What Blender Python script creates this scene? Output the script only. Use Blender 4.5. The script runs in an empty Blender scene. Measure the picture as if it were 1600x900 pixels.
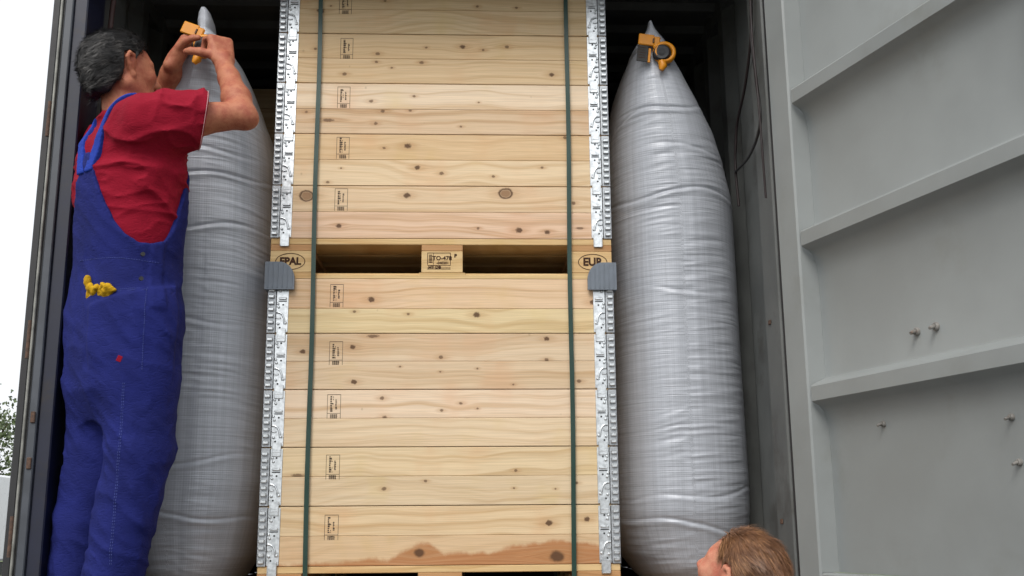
import bpy, bmesh, math, random
import numpy as np
from mathutils import Vector, Matrix
random.seed(7); RNG = np.random.default_rng(7)
SC = bpy.context.scene
COL = SC.collection
FZ = 1.43                                   # container floor above the yard

# ------------------------------------------------------------------ camera
PITCH, YAW, ROLL = (math.radians(a) for a in (12.5, 2.465, -0.445))
cf = Vector((math.sin(YAW)*math.cos(PITCH), math.cos(YAW)*math.cos(PITCH), math.sin(PITCH)))
cr = Vector((math.cos(YAW), -math.sin(YAW), 0)); cu = cr.cross(cf)
cr2 = cr*math.cos(ROLL) + cu*math.sin(ROLL); cu2 = cu*math.cos(ROLL) - cr*math.sin(ROLL)
cam_d = bpy.data.cameras.new('camera'); cam = bpy.data.objects.new('camera', cam_d); COL.objects.link(cam)
cam.matrix_world = Matrix(((cr2.x, cu2.x, -cf.x, 0.087), (cr2.y, cu2.y, -cf.y, -3.68), (cr2.z, cu2.z, -cf.z, 1.699), (0, 0, 0, 1)))
cam_d.sensor_width = 36; cam_d.lens = 1680/1600*36; cam_d.clip_start = 0.05; cam_d.clip_end = 3000
SC.camera = cam

# ------------------------------------------------------------------ sky, sun, exposure
SUN_EL, SUN_AZ = math.radians(46), math.radians(200)     # azimuth clockwise from +Y: behind the camera, a little to the left
w = bpy.data.worlds.new('World'); SC.world = w; w.use_nodes = True
nt = w.node_tree; nt.nodes.clear()
sky = nt.nodes.new('ShaderNodeTexSky'); sky.sky_type = 'NISHITA'; sky.sun_disc = False
sky.sun_elevation = SUN_EL; sky.sun_rotation = SUN_AZ; sky.air_density = 1.0; sky.dust_density = 6.0; sky.ozone_density = 1.0
hs = nt.nodes.new('ShaderNodeHueSaturation'); hs.inputs['Saturation'].default_value = 0.22; hs.inputs['Value'].default_value = 1.0
bg = nt.nodes.new('ShaderNodeBackground'); bg.inputs['Strength'].default_value = 0.14
wo = nt.nodes.new('ShaderNodeOutputWorld')
ov = nt.nodes.new('ShaderNodeMix'); ov.data_type = 'RGBA'; ov.inputs[0].default_value = 0.70; ov.inputs[7].default_value = (7.0, 7.2, 7.45, 1)   # even cloud deck
nt.links.new(sky.outputs[0], hs.inputs['Color']); nt.links.new(hs.outputs[0], ov.inputs[6]); nt.links.new(ov.outputs[2], bg.inputs[0]); nt.links.new(bg.outputs[0], wo.inputs[0])
sd = bpy.data.lights.new('sun', 'SUN'); sd.energy = 1.3; sd.angle = math.radians(26); sd.color = (1.0, 0.96, 0.9)
so = bpy.data.objects.new('sun', sd); COL.objects.link(so)
sdir = Vector((math.sin(SUN_AZ)*math.cos(SUN_EL), math.cos(SUN_AZ)*math.cos(SUN_EL), math.sin(SUN_EL)))
so.rotation_euler = (-sdir).to_track_quat('-Z', 'Y').to_euler(); so.location = (0, -10, 12)
vs = SC.view_settings; vs.view_transform = 'Standard'; vs.look = 'None'; vs.gamma = 1.0; vs.use_curve_mapping = False
vs.exposure = 0.38
SC.cycles.max_bounces = 8

# ------------------------------------------------------------------ helpers
def lin(r, g, b):
    f = lambda c: (c/255/12.92) if c/255 <= 0.04045 else ((c/255+0.055)/1.055)**2.4
    return (f(r), f(g), f(b), 1)
def link(o, parent=None):
    COL.objects.link(o)
    if parent is not None: o.parent = parent
    return o
def tag(o, label=None, cat=None, group=None, kind=None):
    if label: o['label'] = label
    if cat: o['category'] = cat
    if group: o['group'] = group
    if kind: o['kind'] = kind
    return o
def empty(name, loc=(0, 0, 0), rz=0, parent=None):
    o = bpy.data.objects.new(name, None); o.location = loc; o.rotation_euler = (0, 0, rz); o.empty_display_size = 0.1
    return link(o, parent)
def np_mesh(name, V, F, smooth=True):
    V = np.asarray(V, np.float32); F = np.asarray(F, np.int32)
    me = bpy.data.meshes.new(name); n = F.shape[1]
    me.vertices.add(len(V)); me.vertices.foreach_set('co', V.ravel())
    me.loops.add(F.size); me.loops.foreach_set('vertex_index', F.ravel())
    me.polygons.add(len(F)); me.polygons.foreach_set('loop_start', np.arange(0, F.size, n, dtype=np.int32))
    me.polygons.foreach_set('use_smooth', np.full(len(F), smooth))
    me.update(calc_edges=True); me.validate()
    return me
def obj(name, me, mat=None, parent=None, loc=(0, 0, 0), rot=None):
    o = bpy.data.objects.new(name, me)
    if mat is not None and not me.materials: me.materials.append(mat)
    o.location = loc
    if rot: o.rotation_euler = rot
    return link(o, parent)
def copy_tree(o, parent=None):
    c = o.copy(); link(c); c.parent = parent
    for ch in list(o.children): copy_tree(ch, c)
    return c

class MB:
    """collects shapes; build() makes one mesh object"""
    def __init__(s): s.v = []; s.f = []; s.sm = []
    def add(s, vs_, fs_, smooth=False):
        b = len(s.v); s.v += [tuple(v) for v in vs_]; s.f += [tuple(i+b for i in f) for f in fs_]; s.sm += [smooth]*len(fs_)
        return s
    def box(s, x0, x1, y0, y1, z0, z1):
        return s.add([(x0,y0,z0),(x1,y0,z0),(x1,y1,z0),(x0,y1,z0),(x0,y0,z1),(x1,y0,z1),(x1,y1,z1),(x0,y1,z1)],
                     [(0,3,2,1),(4,5,6,7),(0,1,5,4),(1,2,6,5),(2,3,7,6),(3,0,4,7)])
    def cbox(s, x0, x1, y0, y1, z0, z1, c=0.002):
        """box with chamfered edges"""
        bm = bmesh.new(); bmesh.ops.create_cube(bm, size=1)
        for v in bm.verts: v.co = Vector(((x0+x1)/2+v.co.x*(x1-x0), (y0+y1)/2+v.co.y*(y1-y0), (z0+z1)/2+v.co.z*(z1-z0)))
        bmesh.ops.bevel(bm, geom=list(bm.edges), offset=c, segments=1, affect='EDGES')
        bm.verts.index_update()
        s.add([v.co[:] for v in bm.verts], [[v.index for v in f.verts] for f in bm.faces]); bm.free(); return s
    def prism(s, pts, axis, a, b):
        """polygon in the two other axes, extruded along axis from a to b"""
        def P(p, t): return (t,p[0],p[1]) if axis == 0 else ((p[0],t,p[1]) if axis == 1 else (p[0],p[1],t))
        n = len(pts)
        s.add([P(p,a) for p in pts]+[P(p,b) for p in pts],
              [tuple(range(n-1,-1,-1)), tuple(range(n,2*n))]+[(i,(i+1)%n,n+(i+1)%n,n+i) for i in range(n)])
        return s
    def tube(s, pts, r, n=8, caps=True, smooth=True):
        pts = [Vector(p) for p in pts]; R = r if isinstance(r, (list, tuple)) else [r]*len(pts)
        up = None; rings = []
        for i, p in enumerate(pts):
            t = (pts[min(i+1,len(pts)-1)]-pts[max(i-1,0)]).normalized()
            if up is None: up = t.orthogonal().normalized()
            up = (up - t*up.dot(t)).normalized(); sdv = t.cross(up)
            rings.append([p+(up*math.cos(2*math.pi*k/n)+sdv*math.sin(2*math.pi*k/n))*R[i] for k in range(n)])
        vs_ = [v for rg in rings for v in rg]; fs_ = []
        for i in range(len(pts)-1):
            for k in range(n): fs_.append((i*n+k, i*n+(k+1)%n, (i+1)*n+(k+1)%n, (i+1)*n+k))
        s.add(vs_, fs_, smooth)
        if caps: s.add(rings[0], [tuple(range(n-1,-1,-1))]); s.add(rings[-1], [tuple(range(n))])
        return s
    def cyl(s, a, b, r, n=16, smooth=True): return s.tube([a,b], r, n, True, smooth)
    def mesh(s, name):
        me = bpy.data.meshes.new(name); me.from_pydata(s.v, [], s.f)
        me.polygons.foreach_set('use_smooth', s.sm); me.update()
        bm = bmesh.new(); bm.from_mesh(me); bmesh.ops.recalc_face_normals(bm, faces=list(bm.faces)); bm.to_mesh(me); bm.free()
        return me
    def build(s, name, mat, parent=None, loc=(0,0,0), rot=None): return obj(name, s.mesh(name), mat, parent, loc, rot)

# numpy value noise
def _h(i, j, k, seed):
    n = (i.astype(np.int64)*73856093 ^ j.astype(np.int64)*19349663 ^ k.astype(np.int64)*83492791 ^ (seed*2654435761 & 0xffffffff)) & 0xffffffff
    n = (n ^ (n >> 13))*1274126177 & 0xffffffff
    n = (n ^ (n >> 16)) & 0xffff
    return (n/65535.0).astype(np.float32)
def vn(P, seed=0):
    """value noise in 0..1 of points (...,3)"""
    i = np.floor(P); f = (P-i).astype(np.float32); f = f*f*(3-2*f); i = i.astype(np.int64)
    x, y, z = i[...,0], i[...,1], i[...,2]; u, v, w_ = f[...,0], f[...,1], f[...,2]; r = 0
    for a in (0,1):
        for b in (0,1):
            for c in (0,1):
                r = r + _h(x+a, y+b, z+c, seed)*(u if a else 1-u)*(v if b else 1-v)*(w_ if c else 1-w_)
    return r
def sstep(a, b, x):
    t = np.clip((x-a)/(b-a), 0, 1); return t*t*(3-2*t)

# ------------------------------------------------------------------ materials
def new_mat(name):
    m = bpy.data.materials.new(name); m.use_nodes = True; n = m.node_tree; b = n.nodes['Principled BSDF']
    return m, n, b
class NT:
    """small node-graph helper"""
    def __init__(s, n): s.n = n
    def node(s, t, **kw):
        x = s.n.nodes.new(t)
        for k, v in kw.items(): setattr(x, k, v)
        return x
    def put(s, sock, v):
        if isinstance(v, bpy.types.NodeSocket): s.n.links.new(v, sock)
        else: sock.default_value = v
    def math(s, op, a, b=0.0, c=0.0, clamp=False):
        x = s.node('ShaderNodeMath', operation=op, use_clamp=clamp)
        for k, v in enumerate((a, b, c)): s.put(x.inputs[k], v)
        return x.outputs[0]
    def vmath(s, op, a, b=(0,0,0)):
        x = s.node('ShaderNodeVectorMath', operation=op); s.put(x.inputs[0], a); s.put(x.inputs[1], b)
        return x.outputs['Value'] if op in ('LENGTH','DISTANCE','DOT_PRODUCT') else x.outputs[0]
    def ramp(s, v, a, b, lo=0.0, hi=1.0, smooth=True):
        x = s.node('ShaderNodeMapRange'); x.interpolation_type = 'SMOOTHSTEP' if smooth else 'LINEAR'; x.clamp = True
        for k, q in enumerate((v, a, b, lo, hi)): s.put(x.inputs[k], q)
        return x.outputs[0]
    def mix(s, f, a, b, bl='MIX'):
        x = s.node('ShaderNodeMix', data_type='RGBA', blend_type=bl)
        s.put(x.inputs[0], f); s.put(x.inputs[6], a); s.put(x.inputs[7], b); return x.outputs[2]
    def noise(s, vec, scale, detail=3.0, rough=0.55, dist=0.0):
        x = s.node('ShaderNodeTexNoise'); s.put(x.inputs['Vector'], vec); x.inputs['Scale'].default_value = scale
        x.inputs['Detail'].default_value = detail; x.inputs['Roughness'].default_value = rough; x.inputs['Distortion'].default_value = dist
        return x.outputs[0]
    def bump(s, hgt, strength, dist=0.01):
        x = s.node('ShaderNodeBump'); x.inputs['Strength'].default_value = strength; x.inputs['Distance'].default_value = dist
        s.put(x.inputs['Height'], hgt); return x.outputs[0]
    def coord(s, which='Object', scale=None):
        o = s.node('ShaderNodeTexCoord').outputs[which]
        return s.vmath('MULTIPLY', o, scale) if scale else o

def plain(name, col, rough=0.6, metal=0.0, var=0.12, vscale=8.0, bump=0.0, bscale=60.0, stretch=None, dirt=None, dscale=3.0, spec=0.5):
    m, n, b = new_mat(name); g = NT(n); c = g.coord('Object', stretch) if stretch else g.coord()
    nz = g.noise(c, vscale, 4.0); k = g.ramp(nz, 0.3, 0.7, 1-var, 1+var)
    cc = g.mix(1.0, col, k, 'MULTIPLY')
    if dirt:
        d = g.ramp(g.noise(c, dscale, 6.0, 0.65), 0.52, 0.72); cc = g.mix(d, cc, dirt)
    g.put(b.inputs['Base Color'], cc); b.inputs['Roughness'].default_value = rough; b.inputs['Metallic'].default_value = metal
    b.inputs['Specular IOR Level'].default_value = spec
    g.put(b.inputs['Roughness'], g.ramp(nz, 0.3, 0.7, rough*0.9, min(1, rough*1.12)))
    if bump: g.put(b.inputs['Normal'], g.bump(g.noise(c, bscale, 3.0), bump, 0.004))
    return m

def wood(name, tint=(0.60,0.44,0.27), knots=(), seed=0.0, heart=None, rand=True, grain=1.0, dull=1.0):
    """sawn pine: x along the board; knots (x, z, r, kind) in metres of the board's own frame"""
    m, n, b = new_mat(name); g = NT(n)
    tc = g.node('ShaderNodeTexCoord').outputs['Object']
    sep = g.node('ShaderNodeSeparateXYZ'); n.links.new(tc, sep.inputs[0]); X, Y, Z = sep.outputs
    warp = 0.0; mask = None; halo = None; bigm = None
    for (kx, kz, r, kd) in knots:
        ax = 1.0 if kd != 'e' else 2.6
        dx = g.math('MULTIPLY', g.math('SUBTRACT', X, kx), 1/(r*1.25*ax)); dz = g.math('MULTIPLY', g.math('SUBTRACT', Z, kz), 1/r)
        d = g.math('SQRT', g.math('ADD', g.math('MULTIPLY', dx, dx), g.math('MULTIPLY', dz, dz)))
        wob = g.math('ADD', d, g.math('MULTIPLY', g.math('SUBTRACT', g.noise(tc, 130.0 if kd not in 'bd' else 45.0, 2.0), 0.5), 0.9 if kd not in 'bd' else 0.6))
        mk = g.ramp(wob, 0.55, 1.15, (0.9 if r > 0.008 else 0.72) if kd != 'b' else 0.68, 0.0)
        if kd == 'b':   # big sound knot: darker ring
            rg = g.math('MULTIPLY', g.ramp(wob, 0.7, 0.98), g.ramp(wob, 0.98, 1.35, 1.0, 0.0)); mk = g.math('MAXIMUM', mk, g.math('MULTIPLY', rg, 0.95))
        if kd == 'b': bm_ = g.ramp(wob, 0.62, 0.85, 1.0, 0.0); bigm = bm_ if bigm is None else g.math('MAXIMUM', bigm, bm_)
        # halo stretched along the grain, and the grain bends round the knot
        hx = g.math('MULTIPLY', dx, 0.38); hd = g.math('SQRT', g.math('ADD', g.math('MULTIPLY', hx, hx), g.math('MULTIPLY', g.math('MULTIPLY', dz, dz), 0.5)))
        hl = g.ramp(hd, 0.3, 1.7, 1.0, 0.0)
        sg = g.math('MULTIPLY', g.math('ARCTANGENT', dz, 0.0) if False else g.math('SIGN', dz), r*1.3)
        wp = g.math('MULTIPLY', g.math('DIVIDE', sg, g.math('ADD', g.math('MULTIPLY', g.math('ADD', g.math('MULTIPLY', hx, hx), g.math('MULTIPLY', g.math('MULTIPLY', dz, dz), 0.35)), 1.0), 1.0)), -1.0)
        warp = wp if isinstance(warp, float) else g.math('ADD', warp, wp)
        mask = mk if mask is None else g.math('MAXIMUM', mask, mk)
        halo = hl if halo is None else g.math('MAXIMUM', halo, hl)
    info = g.node('ShaderNodeObjectInfo').outputs['Random']
    off = g.math('ADD', g.math('MULTIPLY', info, 37.0 if rand else 0.0), seed*3.71)
    comb = g.node('ShaderNodeCombineXYZ'); g.put(comb.inputs[0], g.math('ADD', g.math('MULTIPLY', X, 1.3), off)); g.put(comb.inputs[1], Y)
    zz = g.math('ADD', Z, warp); g.put(comb.inputs[2], g.math('ADD', g.math('MULTIPLY', zz, 1.0), g.math('MULTIPLY', off, 0.37)))
    bend = g.noise(comb.outputs[0], 1.6, 2.0, 0.5)
    ring = g.math('ADD', g.math('MULTIPLY', zz, 52.0*grain), g.math('MULTIPLY', bend, 6.0))
    s1 = g.node('ShaderNodeCombineXYZ'); g.put(s1.inputs[0], g.math('MULTIPLY', X, 0.6)); g.put(s1.inputs[1], off); g.put(s1.inputs[2], ring)
    rings = g.noise(s1.outputs[0], 1.0, 3.0, 0.6)
    s2 = g.node('ShaderNodeCombineXYZ'); g.put(s2.inputs[0], g.math('MULTIPLY', X, 5.0)); g.put(s2.inputs[1], off); g.put(s2.inputs[2], g.math('MULTIPLY', zz, 420.0))
    fib = g.noise(s2.outputs[0], 1.0, 2.0, 0.6)
    blot = g.noise(comb.outputs[0], 3.2, 3.0, 0.6)
    t = Vector(tint)*dull
    t = Vector((t.x*1.0, t.y*1.0, t.z*1.02))*1.04; light = (*(t*1.10), 1); dark = (t.x*0.80, t.y*0.68, t.z*0.53, 1); pink = (t.x*1.02, t.y*0.84, t.z*0.74, 1); yel = (t.x*1.0, t.y*0.97, t.z*0.72, 1)
    c = g.mix(g.ramp(rings, 0.40, 0.76, 0.0, 0.85), light, dark)
    c = g.mix(g.math('MULTIPLY', g.ramp(blot, 0.5, 0.75), 0.6), c, pink)
    c = g.mix(g.math('MULTIPLY', g.ramp(blot, 0.45, 0.25), 0.5), c, yel)
    c = g.mix(1.0, c, g.ramp(fib, 0.25, 0.75, 0.88, 1.07), 'MULTIPLY')
    if heart:   # reddish heartwood band whose upper edge wanders along the board
        edge = None
        for (hx0, hw, hh) in heart:
            dd = g.math('DIVIDE', g.math('SUBTRACT', X, hx0), hw); e = g.math('MULTIPLY', g.math('EXPONENT', g.math('MULTIPLY', g.math('MULTIPLY', dd, dd), -1.0)), hh)
            edge = e if edge is None else g.math('MAXIMUM', edge, e)
        lv = g.math('SUBTRACT', g.math('ADD', g.math('ADD', edge, -0.055), g.math('MULTIPLY', g.math('SUBTRACT', g.noise(comb.outputs[0], 11.0, 4.0, 0.65), 0.5), 0.050)), Z)
        hm = g.math('MULTIPLY', g.ramp(lv, -0.004, 0.014), g.ramp(g.noise(s2.outputs[0], 0.35, 3.0), 0.2, 0.6, 0.65, 1.0))
        c = g.mix(g.math('MULTIPLY', hm, 0.95), c, g.mix(g.ramp(fib, 0.3, 0.7), (t.x*0.80, t.y*0.52, t.z*0.36, 1), (t.x*0.62, t.y*0.36, t.z*0.22, 1)))
    if mask is not None:
        c = g.mix(g.math('MULTIPLY', halo, 0.36), c, (t.x*0.66, t.y*0.46, t.z*0.30, 1))
        c = g.mix(mask, c, g.mix(bigm if bigm is not None else 0.0, (0.085, 0.042, 0.022, 1), (0.17, 0.080, 0.036, 1)))
    # random small pin knots
    vo = g.node('ShaderNodeTexVoronoi'); vo.inputs['Scale'].default_value = 7.0; g.put(vo.inputs['Vector'], comb.outputs[0])
    pk = g.math('MULTIPLY', g.ramp(vo.outputs['Distance'], 0.022, 0.05, 1.0, 0.0), 0.25)
    c = g.mix(pk, c, (0.16, 0.09, 0.045, 1))
    g.put(b.inputs['Base Color'], c); b.inputs['Roughness'].default_value = 0.72; b.inputs['Specular IOR Level'].default_value = 0.25
    g.put(b.inputs['Normal'], g.bump(g.math('ADD', fib, g.math('MULTIPLY', rings, 0.8)), 0.25, 0.002))
    return m

M = {}
M['wood_side'] = wood('pine board', seed=3)
M['wood_old'] = wood('weathered pine', tint=(0.50,0.36,0.20), seed=5, grain=0.8)
M['wood_pallet'] = wood('pallet pine', tint=(0.56,0.40,0.20), seed=8)
M['wood_end'] = wood('reddish pallet pine', tint=(0.42,0.24,0.11), seed=9)
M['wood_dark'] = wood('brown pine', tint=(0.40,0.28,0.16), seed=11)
M['ink'] = plain('stamp ink', lin(70,58,48), 0.9, var=0.3, vscale=90)
M['burn'] = plain('burnt brand', lin(58,34,20), 0.95, var=0.3, vscale=60)
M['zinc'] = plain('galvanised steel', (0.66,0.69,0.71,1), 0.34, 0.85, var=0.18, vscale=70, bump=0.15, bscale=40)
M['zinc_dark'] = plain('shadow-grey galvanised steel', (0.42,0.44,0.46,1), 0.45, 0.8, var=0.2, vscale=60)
M['strap'] = plain('green strapping plastic', lin(18,54,44), 0.34, var=0.08, vscale=25, bump=0.2, bscale=300)
M['grey_plastic'] = plain('grey plastic', lin(104,112,122), 0.45, var=0.07, vscale=30)
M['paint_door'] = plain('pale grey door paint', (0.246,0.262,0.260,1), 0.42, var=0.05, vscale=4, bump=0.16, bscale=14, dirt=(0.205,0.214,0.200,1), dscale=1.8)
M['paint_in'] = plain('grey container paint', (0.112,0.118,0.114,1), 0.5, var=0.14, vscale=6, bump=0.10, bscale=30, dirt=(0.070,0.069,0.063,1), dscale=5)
M['strip_grey'] = plain('blue grey strip paint', (0.055,0.062,0.075,1), 0.45, var=0.2, vscale=9)
M['paint_dark'] = plain('dark olive container lining', (0.060,0.060,0.052,1), 0.6, var=0.15, vscale=5)
M['navy'] = plain('navy paint', lin(16,21,42), 0.45, var=0.2, vscale=10, dirt=lin(36,31,32), dscale=9)
M['rubber'] = plain('black rubber', (0.018,0.018,0.020,1), 0.55, var=0.2, vscale=12)
M['steel_edge'] = plain('worn steel edge', (0.20,0.20,0.18,1), 0.5, 0.3, var=0.35, vscale=20)
M['rust'] = plain('rusty bolt', (0.085,0.048,0.032,1), 0.8, var=0.4, vscale=90)
M['floor_ply'] = wood('container floor plank', tint=(0.22,0.14,0.08), seed=2)
M['yellow'] = plain('yellow plastic', lin(206,132,10), 0.45, var=0.08, vscale=30)
M['black_plastic'] = plain('black plastic', (0.012,0.013,0.016,1), 0.6, var=0.1, vscale=30)
M['label_dark'] = plain('dark printed label', (0.014,0.013,0.011,1), 0.6, var=0.5, vscale=60)
M['cord_red'] = plain('dark red cord', lin(28,14,15), 0.6)
M['cord_black'] = plain('black cord', (0.02,0.018,0.018,1), 0.5)
M['cord_brown'] = plain('brown cord', lin(62,40,38), 0.7)
M['scuff'] = plain('chipped pale paint', (0.42,0.43,0.42,1), 0.6, var=0.2, vscale=60)
M['tree_bark'] = plain('bark', (0.09,0.065,0.045,1), 0.9, var=0.3, vscale=9, bump=0.5)

def fabric(name, col, rough=0.85, weave=900.0, var=0.10, bump=0.35, fold=0.0):
    m, n, b = new_mat(name); g = NT(n); c = g.coord()
    k = g.ramp(g.noise(c, 7.0, 5.0), 0.3, 0.7, 1-var, 1+var)
    fine = g.noise(c, weave, 1.0)
    g.put(b.inputs['Base Color'], g.mix(1.0, g.mix(1.0, col, k, 'MULTIPLY'), g.ramp(fine, 0.3, 0.7, 0.9, 1.08), 'MULTIPLY'))
    b.inputs['Roughness'].default_value = rough; b.inputs['Specular IOR Level'].default_value = 0.2
    b.inputs['Sheen Weight'].default_value = 0.0
    wr = g.noise(g.vmath('MULTIPLY', c, (1.0, 1.0, 2.2)), 26.0, 4.0, 0.6, 1.2); h = g.math('ADD', g.math('MULTIPLY', fine, 0.15), g.math('SUBTRACT', 1.0, g.math('ABSOLUTE', g.math('MULTIPLY', g.math('SUBTRACT', wr, 0.5), 3.0))))
    g.put(b.inputs['Normal'], g.bump(h, bump, 0.006))
    return m
M['denim'] = fabric('blue work cotton', lin(27,34,98), var=0.15, bump=0.35)
M['denim2'] = fabric('bright blue strap cotton', lin(34,58,150))
M['shirt'] = fabric('dark red cotton', lin(134,10,36), var=0.06, bump=0.30)
M['seam'] = plain('blue topstitching', lin(64,76,140), 0.8)
M['stitch'] = plain('pale stitching', lin(190,150,150), 0.8)
M['dark_cloth'] = fabric('dark grey cloth', lin(46,48,54))
M['brown_cloth'] = fabric('brown cloth', lin(70,58,48))
M['shoe'] = plain('black leather', (0.03,0.028,0.027,1), 0.5)
M['glove'] = fabric('yellow glove fabric', lin(178,138,24), var=0.3)
def skin(name, col, red):
    m, n, b = new_mat(name); g = NT(n); c = g.coord()
    g.put(b.inputs['Base Color'], g.mix(g.ramp(g.noise(c, 22.0, 5.0, 0.7), 0.36, 0.66), col, red))
    b.inputs['Roughness'].default_value = 0.58; b.inputs['Specular IOR Level'].default_value = 0.3
    b.inputs['Subsurface Weight'].default_value = 0.04; b.inputs['Subsurface Radius'].default_value = (0.012,0.005,0.003)
    g.put(b.inputs['Normal'], g.bump(g.noise(c, 110.0, 4.0, 0.7), 0.35, 0.004))
    return m
M['skin'] = skin('tanned skin', lin(176,114,86), lin(156,86,66))
M['skin2'] = skin('ruddy skin', lin(196,136,110), lin(182,106,86))
def hairmat(name, a, b_):
    m, n, b = new_mat(name); g = NT(n); c = g.coord()
    g.put(b.inputs['Base Color'], g.mix(g.ramp(g.noise(c, 120.0, 3.0, 0.7), 0.35, 0.68), a, b_))
    b.inputs['Roughness'].default_value = 0.5; b.inputs['Specular IOR Level'].default_value = 0.35
    return m
M['hair1'] = [plain('dark greying hair %d' % i, c_, 0.5, var=0.1) for i, c_ in enumerate((lin(16,14,14), lin(22,20,20), lin(38,36,35), lin(78,75,72)))]
M['hair2'] = [plain('light brown hair %d' % i, c_, 0.45, var=0.1) for i, c_ in enumerate((lin(104,70,46), lin(108,73,48), lin(128,88,58), lin(152,110,74)))]
M['eye'] = plain('eye white', (0.7,0.68,0.65,1), 0.25, var=0.02)
M['iris'] = plain('iris', (0.05,0.06,0.07,1), 0.2, var=0.05)

def bagmat():
    m, n, b = new_mat('silver grey woven polypropylene'); g = NT(n); tc = g.node('ShaderNodeTexCoord').outputs['Object']
    uv = g.node('ShaderNodeTexCoord').outputs['UV']; sep = g.node('ShaderNodeSeparateXYZ'); n.links.new(uv, sep.inputs[0])
    def lines(v, f):
        return g.math('ADD', g.math('MULTIPLY', g.math('SINE', g.math('MULTIPLY', v, f*2*math.pi)), 0.5), 0.5)
    wv = g.math('MULTIPLY', lines(sep.outputs[0], 230.0), 1.0); wh = lines(sep.outputs[1], 290.0)
    weave = g.math('ADD', g.math('MULTIPLY', wv, 0.5), g.math('MULTIPLY', wh, 0.5))
    streak = g.noise(g.vmath('MULTIPLY', uv, (110.0, 3.0, 1.0)), 1.0, 3.0, 0.6)
    streak2 = g.noise(g.vmath('MULTIPLY', uv, (4.0, 190.0, 1.0)), 1.0, 3.0, 0.6)
    k = g.math('MULTIPLY', g.ramp(streak, 0.3, 0.7, 0.92, 1.06), g.ramp(streak2, 0.3, 0.7, 0.92, 1.06))
    k = g.math('MULTIPLY', k, g.ramp(weave, 0.0, 1.0, 0.975, 1.015))
    g.put(b.inputs['Base Color'], g.mix(1.0, (0.400,0.420,0.462,1), k, 'MULTIPLY'))
    b.inputs['Roughness'].default_value = 0.41; b.inputs['Metallic'].default_value = 0.12; b.inputs['Specular IOR Level'].default_value = 0.6
    hgt = g.math('ADD', g.math('MULTIPLY', weave, 0.12), g.math('ADD', g.math('MULTIPLY', streak2, 1.0), g.math('MULTIPLY', streak, 0.4)))
    g.put(b.inputs['Normal'], g.bump(hgt, 0.5, 0.004))
    return m
M['bag'] = bagmat()

def asphalt():
    m, n, b = new_mat('yard asphalt'); g = NT(n); c = g.coord()
    g.put(b.inputs['Base Color'], g.mix(g.ramp(g.noise(c, 0.7, 5.0), 0.35, 0.7), (0.06,0.06,0.058,1), (0.10,0.098,0.093,1)))
    b.inputs['Roughness'].default_value = 0.85; g.put(b.inputs['Normal'], g.bump(g.noise(c, 90.0, 2.0), 0.4, 0.01)); return m
M['asphalt'] = asphalt()
M['grass'] = plain('meadow', (0.09,0.12,0.045,1), 0.95, var=0.3, vscale=0.6)
M['leaf'] = plain('leaves', (0.075,0.105,0.04,1), 0.6, var=0.35, vscale=1.5)
M['white_van'] = plain('white vehicle paint', (0.78,0.79,0.80,1), 0.3, var=0.03)
M['glass'] = plain('dark window glass', (0.02,0.024,0.028,1), 0.08, var=0.05)

# ------------------------------------------------------------------ ground, far things
def sheet(name, x0, x1, y0, y1, z, mat):
    return tag(MB().add([(x0,y0,z),(x1,y0,z),(x1,y1,z),(x0,y1,z)], [(0,1,2,3)]).build(name, mat), kind='structure')
sheet('ground', -900, 900, -900, 900, 0.0, M['grass'])
sheet('yard', -24, 30, -40, 28, 0.004, M['asphalt'])

def leaf_tree(loc, h, cr_, label, seed):
    rg = np.random.default_rng(seed); t = empty('broadleaf_tree', loc); tag(t, label, 'tree', 'trees at the edge of the yard')
    mb = MB(); mb.tube([(0,0,0),(0.05,0,h*0.25),(0.0,0.08,h*0.55),(0.05,0.1,h*0.8)], [0.17,0.13,0.09,0.03], 8)
    for k in range(7):
        a = k*0.9; z0 = h*(0.28+0.06*k); mb.tube([(0.02,0.05,z0),(math.cos(a)*cr_*0.4, math.sin(a)*cr_*0.4, z0+h*0.10),(math.cos(a)*cr_*0.75, math.sin(a)*cr_*0.75, z0+h*0.17)], [0.06,0.04,0.015], 6)
    mb.build('trunk', M['tree_bark'], t)
    n = 60; cl = rg.normal(size=(n,3)); cl /= np.linalg.norm(cl,axis=1)[:,None]; cl *= rg.uniform(0.35,1.0,(n,1))**0.6
    cl = cl*np.array([cr_,cr_,h*0.33]) + np.array([0,0,h*0.64])
    k = 110; c = np.repeat(cl,k,0) + rg.normal(size=(n*k,3))*cr_*0.15
    a = rg.normal(size=c.shape); a /= np.linalg.norm(a,axis=1)[:,None]; b = np.cross(a, rg.normal(size=c.shape)); b /= np.linalg.norm(b,axis=1)[:,None]
    s = rg.uniform(0.05,0.10,(len(c),1))
    V = np.stack([c-a*s, c-b*s*0.6, c+a*s, c+b*s*0.6],1).reshape(-1,3); F = np.arange(len(V)).reshape(-1,4)
    obj('crown', np_mesh('crown', V, F, False), M['leaf'], t)
leaf_tree((-17.3,36.5,0), 6.6, 2.6, 'round leafy tree far off beyond the left container post', 1)
leaf_tree((-21.5,40.0,0), 7.4, 2.9, 'taller leafy tree behind the white truck at far left', 2)

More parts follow.
